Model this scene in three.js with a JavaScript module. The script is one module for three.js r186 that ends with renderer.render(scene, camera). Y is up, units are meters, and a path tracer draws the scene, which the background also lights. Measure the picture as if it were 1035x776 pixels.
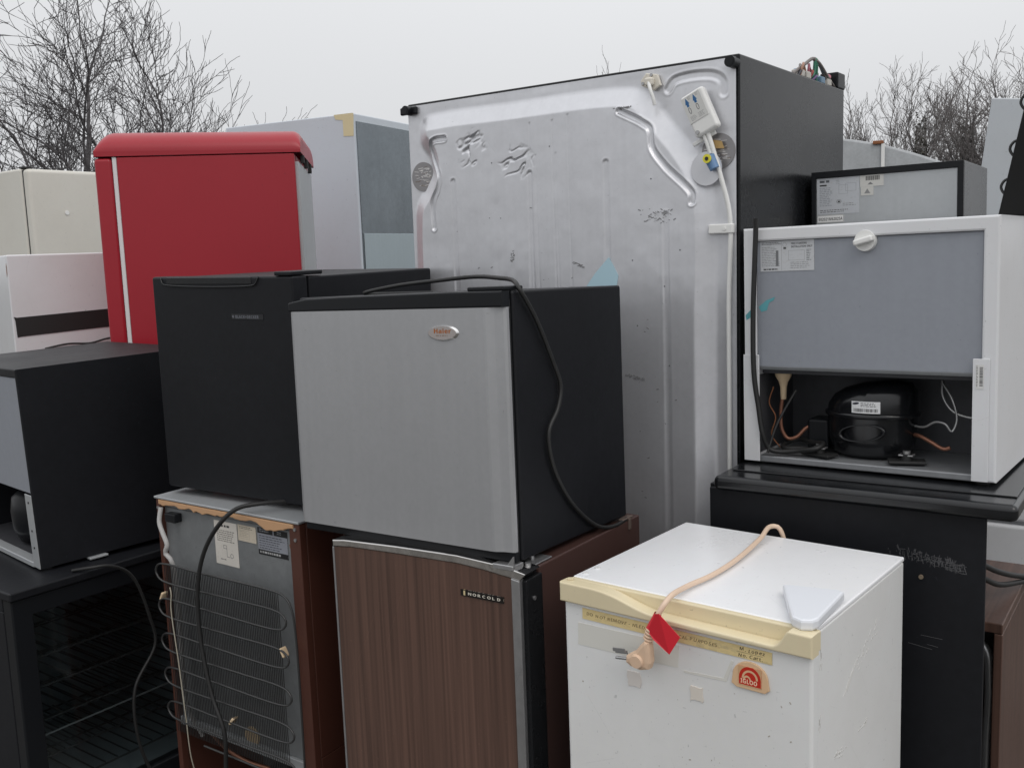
import * as THREE from 'three';
import { RoundedBoxGeometry } from 'three/addons/geometries/RoundedBoxGeometry.js';
import { mergeGeometries } from 'three/addons/utils/BufferGeometryUtils.js';

// ------------------------------------------------------------------ camera, sky, sun, exposure
const scene = new THREE.Scene();
const camera = new THREE.PerspectiveCamera(42.79, 1024 / 767, 0.05, 900);
camera.position.set(0, 1.433, 0);
camera.rotation.order = 'YXZ';
camera.rotation.set(-0.1311, 0, -0.0374);
const renderer = new THREE.WebGLRenderer({ antialias: true });
renderer.setSize(1024, 767);
renderer.toneMapping = THREE.LinearToneMapping;
renderer.toneMappingExposure = 1.0;
renderer.shadowMap.enabled = true;
{ // an even winter overcast, a little brighter overhead, with faint soft cloud structure
  const W = 512, H = 256, d = new Float32Array(W * H * 4);
  for (let j = 0; j < H; j++) for (let i = 0; i < W; i++) {
    const el = (j + .5) / H * Math.PI - Math.PI / 2, az = i / W * Math.PI * 2, s = Math.max(0, Math.sin(el));
    const cl = .016 * Math.sin(az * 3 + 4 * s) + .012 * Math.sin(az * 5 - 9 * s + 1.3) + .01 * Math.sin(az * 2 + 14 * s + .6);
    const L = el < 0 ? .5 : (.655 + .64 * s) * (1 + cl), k = (j * W + i) * 4;
    d[k] = L * .985; d[k + 1] = L; d[k + 2] = L * 1.025; d[k + 3] = 1;
  }
  const t = new THREE.DataTexture(d, W, H, THREE.RGBAFormat, THREE.FloatType);
  t.mapping = THREE.EquirectangularReflectionMapping; t.magFilter = t.minFilter = THREE.LinearFilter; t.needsUpdate = true;
  scene.background = t; scene.environment = t;
}
const sun = new THREE.DirectionalLight(0xfff8f2, 0.7);
sun.position.set(3.2, 9, 4.2); sun.target.position.set(0, 1, -2.5);
sun.castShadow = true; sun.shadow.radius = 60; sun.shadow.mapSize.set(2048, 2048);
Object.assign(sun.shadow.camera, { left: -6, right: 6, top: 6, bottom: -6, near: 1, far: 40 });
scene.add(sun, sun.target);

// ------------------------------------------------------------------ helpers
function rng(seed) { let a = seed >>> 0; return () => { a = (a + 0x6D2B79F5) >>> 0; let t = a; t = Math.imul(t ^ (t >>> 15), t | 1); t ^= t + Math.imul(t ^ (t >>> 7), t | 61); return ((t ^ (t >>> 14)) >>> 0) / 4294967296; }; }
const hash = (x, y, s) => { let h = Math.imul(x, 374761393) ^ Math.imul(y, 668265263) ^ Math.imul(s, 1442695041); h = Math.imul(h ^ (h >>> 13), 1274126177); return ((h ^ (h >>> 16)) >>> 0) / 4294967296; };
function vnoise(x, y, px, py, s) {   // value noise that repeats after px, py cells
  const xi = Math.floor(x), yi = Math.floor(y), fx = x - xi, fy = y - yi, m = (a, b) => ((a % b) + b) % b;
  const ux = fx * fx * (3 - 2 * fx), uy = fy * fy * (3 - 2 * fy);
  const x0 = m(xi, px), x1 = m(xi + 1, px), y0 = m(yi, py), y1 = m(yi + 1, py);
  const a = hash(x0, y0, s), b = hash(x1, y0, s), c = hash(x0, y1, s), e = hash(x1, y1, s);
  return a + (b - a) * ux + (c - a) * uy + (a - b - c + e) * ux * uy;
}
function fbm(u, v, f, oct, s, fy = f) { let r = 0, a = .5, n = 0; for (let o = 0; o < oct; o++) { r += a * vnoise(u * f, v * fy, f, fy, s + o * 17); n += a; a *= .5; f *= 2; fy *= 2; } return r / n; }
const enc = l => { l = Math.min(1, Math.max(0, l)); return Math.round(255 * (l <= .0031308 ? 12.92 * l : 1.055 * Math.pow(l, 1 / 2.4) - .055)); };
function dataTex(n, fn, srgb = true) {
  const d = new Uint8Array(n * n * 4);
  for (let j = 0; j < n; j++) for (let i = 0; i < n; i++) {
    const c = fn(i / n, j / n), k = (j * n + i) * 4;
    for (let q = 0; q < 3; q++) d[k + q] = srgb ? enc(c[q] ?? c) : Math.round(255 * Math.min(1, Math.max(0, c[q] ?? c)));
    d[k + 3] = 255;
  }
  const t = new THREE.DataTexture(d, n, n); t.wrapS = t.wrapT = THREE.RepeatWrapping; t.magFilter = THREE.LinearFilter;
  t.minFilter = THREE.LinearMipmapLinearFilter; t.generateMipmaps = true;
  if (srgb) t.colorSpace = THREE.SRGBColorSpace; t.needsUpdate = true; return t;
}
// scratch lines and specks shared by several maps
function strokes(n, count, len, seed, dirBias) {
  const a = new Float32Array(n * n), R = rng(seed);
  for (let k = 0; k < count; k++) {
    let x = R() * n, y = R() * n, ang = dirBias === undefined ? R() * 6.283 : dirBias + (R() - .5) * .5; const L = len * (.2 + R()), s = .25 + .75 * R();
    for (let t = 0; t < L; t++) { const i = ((Math.floor(x) % n) + n) % n, j = ((Math.floor(y) % n) + n) % n; a[j * n + i] = Math.max(a[j * n + i], s * (hash(k, t >> 2, seed) > .3 ? 1 : .3)); x += Math.cos(ang); y += Math.sin(ang); ang += (R() - .5) * .03; }
  }
  return a;
}
const N = 1024;
const scr = strokes(N, 70, 90, 11), scr2 = strokes(N, 26, 160, 23, 1.2);
const at = (a, u, v) => a[Math.floor(v * N) * N + Math.floor(u * N)];
const speck = (u, v, s, th) => { const n = vnoise(u * 220, v * 220, 220, 220, s); return n > th ? (n - th) / (1 - th) : 0; };
// light enamel: blotchy film of dirt, specks and scratches
const texLight = dataTex(N, (u, v) => { const b = fbm(u, v, 5, 6, 3), g = fbm(u, v, 60, 3, 7), s = speck(u, v, 9, .93), k = at(scr, u, v); const w = 1 - .10 * Math.max(0, b - .45) - .03 * (g - .5) - .45 * s * s - .12 * k; return [w, w * (1 - .012 * b), w * (1 - .03 * b)]; });
// black textured steel: dust film, pale scratches and specks on a dark ground
const texBlack = dataTex(N, (u, v) => { const b = fbm(u, v, 4, 6, 31), g = fbm(u, v, 90, 2, 37), s = speck(u, v, 41, .955), k = at(scr2, u, v); const w = .34 + .18 * (b - .5) + .10 * (g - .5) + .9 * s * s + .22 * k * (b > .52 ? 1 : .25); return [w, w, w]; });
// zinc / bare steel with cloudy spangle
const texZinc = dataTex(N, (u, v) => { const b = fbm(u, v, 6, 5, 51), g = fbm(u, v, 70, 3, 57), st = fbm(u, v, 40, 3, 58, 4), s = speck(u, v, 59, .95), k = at(scr, u, v); const w = .82 + .24 * (b - .5) + .16 * (g - .5) + .10 * (st - .5) - .5 * s * s - .15 * k; return [w, w, w * 1.01]; });
// clean rolled steel: faint cloudiness and streaks
const texSteel = dataTex(N, (u, v) => { const b = fbm(u, v, 5, 5, 251), g = fbm(u, v, 120, 2, 257), st = fbm(u, v, 90, 3, 258, 3), s = speck(u, v, 259, .965), k = at(scr, u, v); const w = .90 + .07 * (b - .5) + .05 * (g - .5) + .05 * (st - .5) - .4 * s * s - .06 * k; return [w, w, w * 1.005]; });
// printed walnut: fine upright grain
const texWood = dataTex(N, (u, v) => { const f = fbm(u, v, 220, 2, 61, 3), m = fbm(u, v, 60, 3, 63, 2), c = fbm(u, v, 9, 4, 65, 1), s = speck(u, v, 67, .965), k = at(scr2, u, v); const w = .62 + .46 * (f - .5) + .24 * (m - .5) + .14 * (c - .5) + .25 * k + .8 * s * s; return [w, w * .97, w * .95]; });
const texRough = dataTex(512, (u, v) => .74 + .16 * (fbm(u, v, 7, 6, 71) - .5) + .06 * (fbm(u, v, 90, 2, 73) - .5), false);
const texPeel = dataTex(512, (u, v) => .7 * fbm(u, v, 110, 2, 81) + .3 * fbm(u, v, 6, 4, 83), false);
const texWarp = dataTex(512, (u, v) => fbm(u, v, 14, 3, 88), false);
const texLeather = dataTex(512, (u, v) => fbm(u, v, 128, 2, 91), false);
const texGround = dataTex(N, (u, v) => { const b = fbm(u, v, 6, 6, 101), g = fbm(u, v, 180, 2, 103); const w = .5 + .5 * (b - .5) + .7 * (g - .5); return [w, w * .98, w * .95]; });
const texBark = dataTex(512, (u, v) => { const w = .6 + .9 * (fbm(u, v, 30, 4, 111, 6) - .5); return [w, w, w]; });

function mat(c, { rough = .5, metal = 0, map = null, bump = 0, bumpMap = texPeel, coat = 0, roughMap = true, ...o } = {}) {
  const m = new THREE.MeshPhysicalMaterial({ roughness: rough, metalness: metal, ...o });
  m.color.setRGB(...(Array.isArray(c) ? c : [c, c, c]));
  if (map) m.map = map;
  if (roughMap) { m.roughnessMap = texRough; m.roughness = Math.min(1, rough * 1.4); }
  if (bump) { m.bumpMap = bumpMap; m.bumpScale = bump; }
  if (coat) { m.clearcoat = coat; m.clearcoatRoughness = .12; }
  return m;
}
const P = o => ({ ...o, roughMap: false });
const M = {
  white: mat([.69, .70, .72], { rough: .32, map: texLight }),
  whiteOld: mat([.745, .75, .745], { rough: .3, map: texLight }),
  whiteCool: mat([.70, .71, .73], { rough: .22, map: texLight }),
  creamPaint: mat([.62, .605, .55], { rough: .45, map: texLight }),
  cream: mat([.72, .63, .43], { rough: .36, map: texLight, bump: .00004 }),
  plasticWhite: mat([.74, .76, .80], P({ rough: .35 })),
  black: mat([.025, .027, .034], { rough: .5, specularIntensity: .5, map: texBlack, bump: .00012, bumpMap: texLeather }),
  blackGloss: mat([.024, .026, .030], { rough: .2, map: texBlack, bump: .00004 }),
  blackPlastic: mat([.009, .010, .012], { specularIntensity: .5, rough: .36, bump: .00004 }),
  blackSide: mat([.030, .032, .036], { specularIntensity: .55, rough: .26, map: texBlack, bump: .00006 }),
  rubber: mat(.016, P({ rough: .55 })),
  cordBlack: mat(.014, P({ rough: .55 })),
  silver: mat([.46, .465, .475], { rough: .42, metal: .55, map: texSteel, bump: .00006 }),
  silverTrim: mat([.5, .5, .5], { rough: .35, metal: .8, map: texZinc }),
  chrome: mat([.74, .72, .70], { rough: .05, metal: 1, bump: .006, bumpMap: texWarp, roughMap: false }),
  zinc: mat([.73, .735, .76], { rough: .38, metal: .6, map: texSteel, bump: .00008 }),
  bay: mat([.085, .087, .095], { rough: .5, metal: .3, map: texZinc }),
  zincDark: mat([.20, .21, .215], { rough: .45, metal: .5, map: texZinc, bump: .00008 }),
  zincPanel: mat([.33, .35, .39], { rough: .5, metal: .3, map: texSteel, bump: .00006 }),
  steelPale: mat([.50, .52, .53], { rough: .4, metal: .4, map: texSteel }),
  red: mat([.34, .010, .022], { rough: .34, map: texLight }),
  brown: mat([.085, .032, .022], { rough: .38, map: texLight, bump: .00008 }),
  brownDark: mat([.065, .034, .029], { rough: .34, map: texLight, bump: .00008 }),
  wood: mat([.155, .088, .066], { rough: .42, map: texWood, bump: .00006 }),
  woodSide: mat([.135, .075, .056], { rough: .45, map: texWood, bump: .00006 }),
  foam: mat([.52, .31, .17], P({ rough: .9 })),
  foamPale: mat([.6, .46, .3], P({ rough: .9 })),
  tan: mat([.66, .47, .33], P({ rough: .5 })),
  cordTan: mat([.70, .53, .40], P({ rough: .5 })),
  copper: mat([.28, .13, .085], P({ rough: .42, metal: .6 })),
  wireSteel: mat([.4, .4, .4], P({ rough: .35, metal: .7 })),
  coil: mat(.022, P({ rough: .42 })),
  tubeGrey: mat(.035, P({ rough: .3 })),
  tagRed: mat([.62, .02, .035], P({ rough: .3 })),
  whitePlain: mat([.76, .76, .74], P({ rough: .45 })),
  gasket: mat([.7, .68, .68], P({ rough: .6 })),
  gasketGrey: mat(.06, P({ rough: .7 })),
  teal: mat([.10, .34, .38], P({ rough: .6 })),
  skyBlue: mat([.42, .60, .68], P({ rough: .6 })),
  tapeCream: mat([.66, .58, .36], P({ rough: .7 })),
  tapeOld: mat([.66, .65, .60], P({ rough: .65 })),
  tapeBlack: mat(.014, P({ rough: .5 })),
  rust: mat([.25, .1, .045], P({ rough: .9 })),
};
// uv in metres by the way each face points
function mUV(g) {
  g = g.index ? g.toNonIndexed() : g; const p = g.attributes.position, uv = new Float32Array(p.count * 2), a = new THREE.Vector3(), b = new THREE.Vector3(), c = new THREE.Vector3();
  for (let i = 0; i < p.count; i += 3) {
    a.fromBufferAttribute(p, i); b.fromBufferAttribute(p, i + 1); c.fromBufferAttribute(p, i + 2);
    const n = b.clone().sub(a).cross(c.clone().sub(a)), x = Math.abs(n.x), y = Math.abs(n.y), z = Math.abs(n.z);
    [a, b, c].forEach((q, k) => { const j = (i + k) * 2; if (z >= x && z >= y) { uv[j] = q.x; uv[j + 1] = q.y; } else if (x >= y) { uv[j] = q.z + .37; uv[j + 1] = q.y + .21; } else { uv[j] = q.x + .63; uv[j + 1] = q.z + .11; } });
  }
  g.setAttribute('uv', new THREE.BufferAttribute(uv, 2)); return g;
}
function shiftUV(g, du, dv) { const u = g.attributes.uv; for (let i = 0; i < u.count; i++) u.setXY(i, u.getX(i) + du, u.getY(i) + dv); return g; }
let uvSeed = 0;
function bx(x0, x1, y0, y1, z0, z1, r = .003) {
  const w = x1 - x0, h = y1 - y0, d = z1 - z0; r = Math.min(r, w * .45, h * .45, d * .45);
  const g = new RoundedBoxGeometry(w, h, d, 2, r); g.translate((x0 + x1) / 2, (y0 + y1) / 2, (z0 + z1) / 2);
  uvSeed++; return shiftUV(mUV(g), (uvSeed * .377) % 1, (uvSeed * .619) % 1);
}
function ext(pts, z0, z1, bevel = 0, hole = null, curve = false) {    // polygon in x-y, thickness z0..z1
  const s = new THREE.Shape(pts.map(p => new THREE.Vector2(...p)));
  if (hole) s.holes.push(new THREE.Path(hole.map(p => new THREE.Vector2(...p))));
  const g = new THREE.ExtrudeGeometry(s, { depth: z1 - z0 - 2 * bevel, bevelEnabled: bevel > 0, bevelSize: bevel, bevelThickness: bevel, bevelOffset: -bevel, bevelSegments: 2, curveSegments: 16 });
  g.translate(0, 0, z0 + bevel); return mUV(g);
}
function tube(pts, r, seg = 60, rad = 8) {
  const c = new THREE.CatmullRomCurve3(pts.map(p => new THREE.Vector3(...p)), false, 'centripetal');
  const g = new THREE.TubeGeometry(c, seg, r, rad, false); return g;
}
function cyl(x, y, z, r, h, axis = 'y', seg = 20, r2 = r) { const g = new THREE.CylinderGeometry(r2, r, h, seg); if (axis === 'z') g.rotateX(Math.PI / 2); if (axis === 'x') g.rotateZ(-Math.PI / 2); g.translate(x, y, z); return g; }
const merge = gs => mergeGeometries(gs.map(g => { g = g.index ? g.toNonIndexed() : g; for (const k of Object.keys(g.attributes)) if (!['position', 'normal', 'uv'].includes(k)) g.deleteAttribute(k); return g; }));
function add(parent, name, geo, m, label) {
  const o = new THREE.Mesh(geo, m); o.name = name; o.castShadow = o.receiveShadow = true; parent.add(o); if (label) o.userData.label = label; return o;
}
const used = {};
function numbered(n) { used[n] = (used[n] ?? -1) + 1; return used[n] ? `${n}_${String(used[n]).padStart(3, '0')}` : n; }
// a thing at the bottom of its near corner: local x runs right along the face we look at, z comes out of it
function thing(name, label, category, pos, th = 0, ta = 0, tb = 0, group) {
  const o = new THREE.Group(); o.name = numbered(name); o.userData = { label, category }; if (group) o.userData.group = group;
  const y0 = new THREE.Vector3(0, 1, 0), u0 = new THREE.Vector3(Math.cos(th), 0, Math.sin(th)), v0 = new THREE.Vector3(Math.sin(th), 0, -Math.cos(th));
  const y = y0.addScaledVector(u0, -ta).addScaledVector(v0, -tb).normalize();
  const u = u0.addScaledVector(y, -u0.dot(y)).normalize(), n = u.clone().cross(y);
  o.quaternion.setFromRotationMatrix(new THREE.Matrix4().makeBasis(u, y, n)); o.position.set(...pos); scene.add(o); o.updateMatrixWorld(true); return o;
}
function canvasTex(w, h, draw) {
  const c = document.createElement('canvas'); c.width = w; c.height = h; const x = c.getContext('2d'); draw(x, w, h);
  const t = new THREE.CanvasTexture(c); t.colorSpace = THREE.SRGBColorSpace; t.anisotropy = 8; return t;
}
function printMat(tex, rough = .55, metal = 0) { return new THREE.MeshStandardMaterial({ map: tex, roughness: rough, metalness: metal }); }
function decal(parent, name, tex, x0, x1, y0, y1, z, face = 'F', rough = .55, rot = 0, t = .0008) {
  const g = new THREE.BoxGeometry(x1 - x0, y1 - y0, t); if (rot) g.rotateZ(rot);
  if (face === 'F') g.translate((x0 + x1) / 2, (y0 + y1) / 2, z + t / 2);
  else { g.rotateY(Math.PI / 2); g.translate(z + t / 2, (y0 + y1) / 2, (x0 + x1) / 2); }
  return add(parent, name, g, printMat(tex, rough));
}
// small print too fine to read: rows of grey dashes
function greek(x, x0, y0, w, rows, lh, col, seed, th = .45) { const R = rng(seed); x.fillStyle = col; for (let r = 0; r < rows; r++) { let p = x0; const end = x0 + w * (.7 + .3 * R()); while (p < end) { const l = lh * (.4 + 1.6 * R()); x.fillRect(p, y0 + r * lh, Math.min(l, end - p), lh * th); p += l + lh * .35; } } }
function paper(x, w, h, col, seed) { x.fillStyle = col; x.fillRect(0, 0, w, h); const R = rng(seed); for (let k = 0; k < 260; k++) { x.fillStyle = `rgba(${R() > .5 ? '120,100,70' : '90,90,95'},${.03 + .06 * R()})`; const s = 1 + R() * w * .02; x.fillRect(R() * w, R() * h, s * 2, s); } }
function bars(x, x0, y0, w, h, seed, col = '#222') { const R = rng(seed); x.fillStyle = col; let p = x0; while (p < x0 + w) { const b = w * (.008 + .03 * R()); x.fillRect(p, y0, b, h); p += b + w * (.01 + .022 * R()); } }
function hand(x, text, px, py, size, seed, slope = 0, stroke = 1) {   // felt-pen capitals
  const R = rng(seed); let cx = px; x.font = `${size}px sans-serif`;
  for (const ch of text) { x.save(); x.translate(cx, py + (cx - px) * slope + (R() - .5) * size * .16); x.rotate((R() - .5) * .3); x.transform(1, 0, -.12 + (R() - .5) * .2, 1, 0, 0); x.lineWidth = stroke; x.strokeText(ch, 0, 0); x.fillText(ch, 0, 0); x.restore(); cx += x.measureText(ch).width * (.92 + .2 * R()) + size * .06; }
}

// ------------------------------------------------------------------ the ground
{
  const g = new THREE.PlaneGeometry(500, 500, 1, 1); g.rotateX(-Math.PI / 2); const u = g.attributes.uv; for (let i = 0; i < u.count; i++) u.setXY(i, u.getX(i) * 220, u.getY(i) * 220);
  const o = add(scene, 'ground', g, mat([.19, .185, .175], { rough: .95, map: texGround, roughMap: false })); o.position.y = -.002; o.userData = { kind: 'structure' };
}

// ------------------------------------------------------------------ silver-door mini fridge (front, middle)
{
  const w = .552, h = .489, d = .416;
  const t = thing('mini_fridge', 'small black fridge with plain silver door, standing on the wood-grain fridge', 'fridge', [-.01, .882, -1.697], .6287, .0187, -.0218);
  add(t, 'cabinet', bx(-w, 0, 0, h, -d, -.030, .005), M.black);
  add(t, 'gasket', bx(-w + .012, -.006, .012, h - .014, -.031, -.023, .002), M.gasketGrey);
  const door = add(t, 'door', merge([bx(-w, -.001, .0, .460, -.024, -.012, .003),
    ext([[-w, .4612], [-.001, .4612], [-.001, .4895], [-.12, .4905], [-.40, .4885], [-.50, .4865], [-.535, .482], [-w, .479]], -.024, .001, .003)]), M.blackPlastic);
  const prof = [[-w, -.006], [-w + .008, 0], [-w + .014, .002], [-.043, .002], [-.038, .0012], [-.024, -.0052], [-.020, -.0062], [-.006, -.0085], [-.001, -.0115], [-.0005, -.018], [-w - .0005, -.018]];
  const pg = new THREE.ExtrudeGeometry(new THREE.Shape(prof.map(q => new THREE.Vector2(...q))), { depth: .441, bevelEnabled: false }); pg.rotateX(Math.PI / 2); pg.scale(1, 1, 1);
  pg.translate(0, .461, 0); for (let i = 0, p = pg.attributes.position; i < p.count; i++) p.setZ(i, p.getZ(i));
  add(door, 'door_panel', mUV(pg), M.silver);
  const bt = canvasTex(256, 128, (x, W, H) => {
    x.fillStyle = '#a8a19e'; x.fillRect(0, 0, W, H); x.textAlign = 'center'; x.font = 'bold 62px sans-serif'; x.fillStyle = '#b8661c'; x.fillText('Haier', W / 2 + 2, 68); x.lineWidth = 1.5; x.strokeStyle = '#4a2a1a'; x.strokeText('Haier', W / 2 + 2, 68);
    greek(x, 70, 84, 120, 1, 18, '#8d7d74', 5, .7);
  });
  const badge = add(door, 'badge', (() => { const g = cyl(0, 0, 0, .5, 1, 'z', 40, .42); g.scale(.076, .030, .004); g.translate(-.136, .4165, .0035); return g; })(), mat([.75, .74, .73], P({ rough: .18, metal: 1 })));
  const face = new THREE.CircleGeometry(.5, 40); face.scale(.066, .0235, 1); face.translate(-.136, .4168, .0057); add(badge, 'badge_face', face, printMat(bt, .35, .2));
  add(t, 'hinge_cover', bx(-.085, -.004, h + .0005, h + .009, -.07, -.008, .003), M.blackPlastic);
  add(t, 'hinge_bracket', merge([bx(-.045, .002, -.011, -.001, -.03, .004, .002), ext([[-.02, -.011], [.002, -.011], [.002, .016]], -.002, .003, .0008)]), M.silverTrim, 'brassy lower hinge bracket');
  for (const [x, z] of [[-.04, -.08], [-w + .04, -.08], [-.04, -d + .03], [-w + .04, -d + .03]]) add(t, 'foot', cyl(x, -.007, z, .016, .018), M.rubber);
  add(t, 'power_cord', tube([[-.50, .487, -.40], [-.478, .493, -.15], [-.385, .506, -.15], [-.275, .513, -.15], [-.176, .5175, -.15], [-.09, .513, -.11], [-.03, .507, -.075], [.004, .493, -.045], [.008, .44, -.086], [.008, .36, -.136], [.008, .305, -.163], [.008, .265, -.151], [.008, .226, -.118], [.008, .169, -.124], [.008, .094, -.171], [.008, .038, -.233], [.008, .006, -.288], [.008, -.006, -.346], [.006, -.004, -.405]], .0042, 160, 10), M.cordBlack);
}

// ------------------------------------------------------------------ black mini fridge left of it
{
  const w = .455, h = .523, d = .52;
  const t = thing('mini_fridge', 'plain matte black small fridge on the rusty-backed fridge with the black coil', 'fridge', [-.478, .882, -2.162], .5501, -.014, .0083);
  add(t, 'cabinet', bx(-w, 0, .012, h - .003, -d, -.056, .005), M.black);
  add(t, 'gasket', bx(-w + .012, -.01, .02, h - .014, -.057, -.047, .002), M.gasketGrey);
  const door = add(t, 'door', bx(-w - .004, .003, .004, h, -.048, 0, .006), M.black);
  add(door, 'handle_lip', merge([tube([[-.425, .5225, .0015], [-.418, .508, .003], [-.409, .5045, .003], [-.12, .5025, .003], [-.108, .506, .003], [-.098, .5215, .0015]], .0016, 80, 6), bx(-.405, -.122, .5055, .521, -.002, .0012, .001)]), M.blackGloss);
  const lt = canvasTex(256, 32, (x, W, H) => { x.fillStyle = '#1c1d20'; x.fillRect(0, 0, W, H); x.fillStyle = '#6a6c74'; x.beginPath(); x.moveTo(4, 16); x.lineTo(14, 5); x.lineTo(20, 16); x.lineTo(14, 27); x.fill(); x.font = 'bold 26px sans-serif'; x.fillText('BLACK+DECKER', 30, 26, 222); });
  decal(door, 'lettering', lt, -.192, -.092, .4255, .4375, .0002, 'F', .4);
  add(t, 'hinge_cover', bx(-.05, .002, h + .0005, h + .010, -.10, .002, .003), M.blackPlastic);
  for (const [x, z] of [[-.04, -.08], [-w + .04, -.08], [-.04, -d + .03], [-w + .04, -d + .03]]) add(t, 'foot', cyl(x, 0, z, .016, .024), M.rubber);
  // its lead hangs down over the coil of the fridge below
  const J = new THREE.Group(); J.position.set(-.478, .01, -2.094); J.rotation.y = -.6109; scene.add(J); J.updateMatrixWorld(true);
  const c = add(J, 'power_cord', tube([[-.10, .881, -.06], [-.135, .884, .0], [-.165, .878, .03], [-.195, .852, .05], [-.262, .774, .055], [-.299, .684, .055], [-.307, .561, .055], [-.281, .419, .055], [-.245, .329, .055], [-.256, .236, .05], [-.27, .10, .05], [-.30, .012, .06]], .0052, 120, 10), M.cordBlack);
  t.attach(c); scene.remove(J);
}

// ------------------------------------------------------------------ wood-grain fridge under the silver one
{
  const w = .50, h = .86, d = .396;
  const t = thing('wood_grain_fridge', 'dark brown fridge with wood-grain door and chrome trim, under the silver-door fridge', 'fridge', [.038, .007, -1.736], .6113);
  add(t, 'cabinet', bx(-w, 0, -.006, h, -d, 0, .004), M.brownDark);
  add(t, 'top_hinge', merge([bx(-.06, -.004, h + .0005, h + .004, -.05, .045, .0015), cyl(-.012, h + .006, .02, .006, .007), cyl(-.03, h + .006, -.02, .005, .006)]), M.silverTrim);
  add(t, 'back_clip', merge([bx(-.012, .0, h + .0005, h + .006, -d + .03, -d + .075, .002), bx(.0, .004, h - .02, h + .004, -d + .045, -d + .055, .001)]), mat([.16, .12, .10], P({ rough: .5, metal: .4 })));
  // door, swung open a crack
  const door = add(t, 'door', bx(-.463, -.003, .0, .794, -.062, -.006, .003), M.blackSide, 'door standing open a crack');
  door.position.set(.0085, .053, .0575); door.rotation.y = .036;
  add(door, 'panel', ext([[-.458, .012], [-.031, .012], [-.031, .797], [-.09, .8035], [-.15, .8075], [-.30, .806], [-.414, .8035], [-.458, .799]], -.010, .001, 0), M.wood);
  add(door, 'top_trim', ext([[-.462, .800], [-.414, .8045], [-.30, .807], [-.15, .8085], [-.09, .8045], [-.031, .798], [-.012, .795], [.001, .809], [-.03, .815], [-.07, .8195], [-.15, .824], [-.30, .8215], [-.43, .817], [-.462, .813]], -.05, .003, .002), M.chrome, 'dented chrome strip along the top of the door');
  add(door, 'side_trim', ext([[-.030, .0], [-.012, .0], [-.012, .7945], [-.030, .7975]], -.012, .004, .0015), M.silverTrim);
  add(door, 'side_trim', bx(-.463, -.4585, .0, .799, -.012, .003, .001), M.silverTrim);
  add(door, 'screw', cyl(-.002, .755, -.03, .004, .003, 'x', 12), M.silverTrim);
  const nt = canvasTex(512, 64, (x, W, H) => { x.fillStyle = '#14100d'; x.fillRect(0, 0, W, H); x.fillStyle = '#c9b990'; x.fillRect(34, 8, 22, 48); x.font = 'bold 40px sans-serif'; x.fillStyle = '#d8d2c4'; [...'NORCOLD'].forEach((ch, i) => { x.save(); x.translate(84 + i * 58, 47); x.scale(1.65, 1); x.fillText(ch, 0, 0); x.restore(); }); });
  const np = decal(door, 'nameplate', nt, -.1435, -.048, .7475, .7595, .0012, 'F', .4, -.006, .002);
  for (const [x, z] of [[-.05, -.05], [-w + .05, -.05], [-.05, -d + .05], [-w + .05, -d + .05]]) add(t, 'foot', cyl(x, -.002, z, .02, .010), M.rubber);
}

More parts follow.
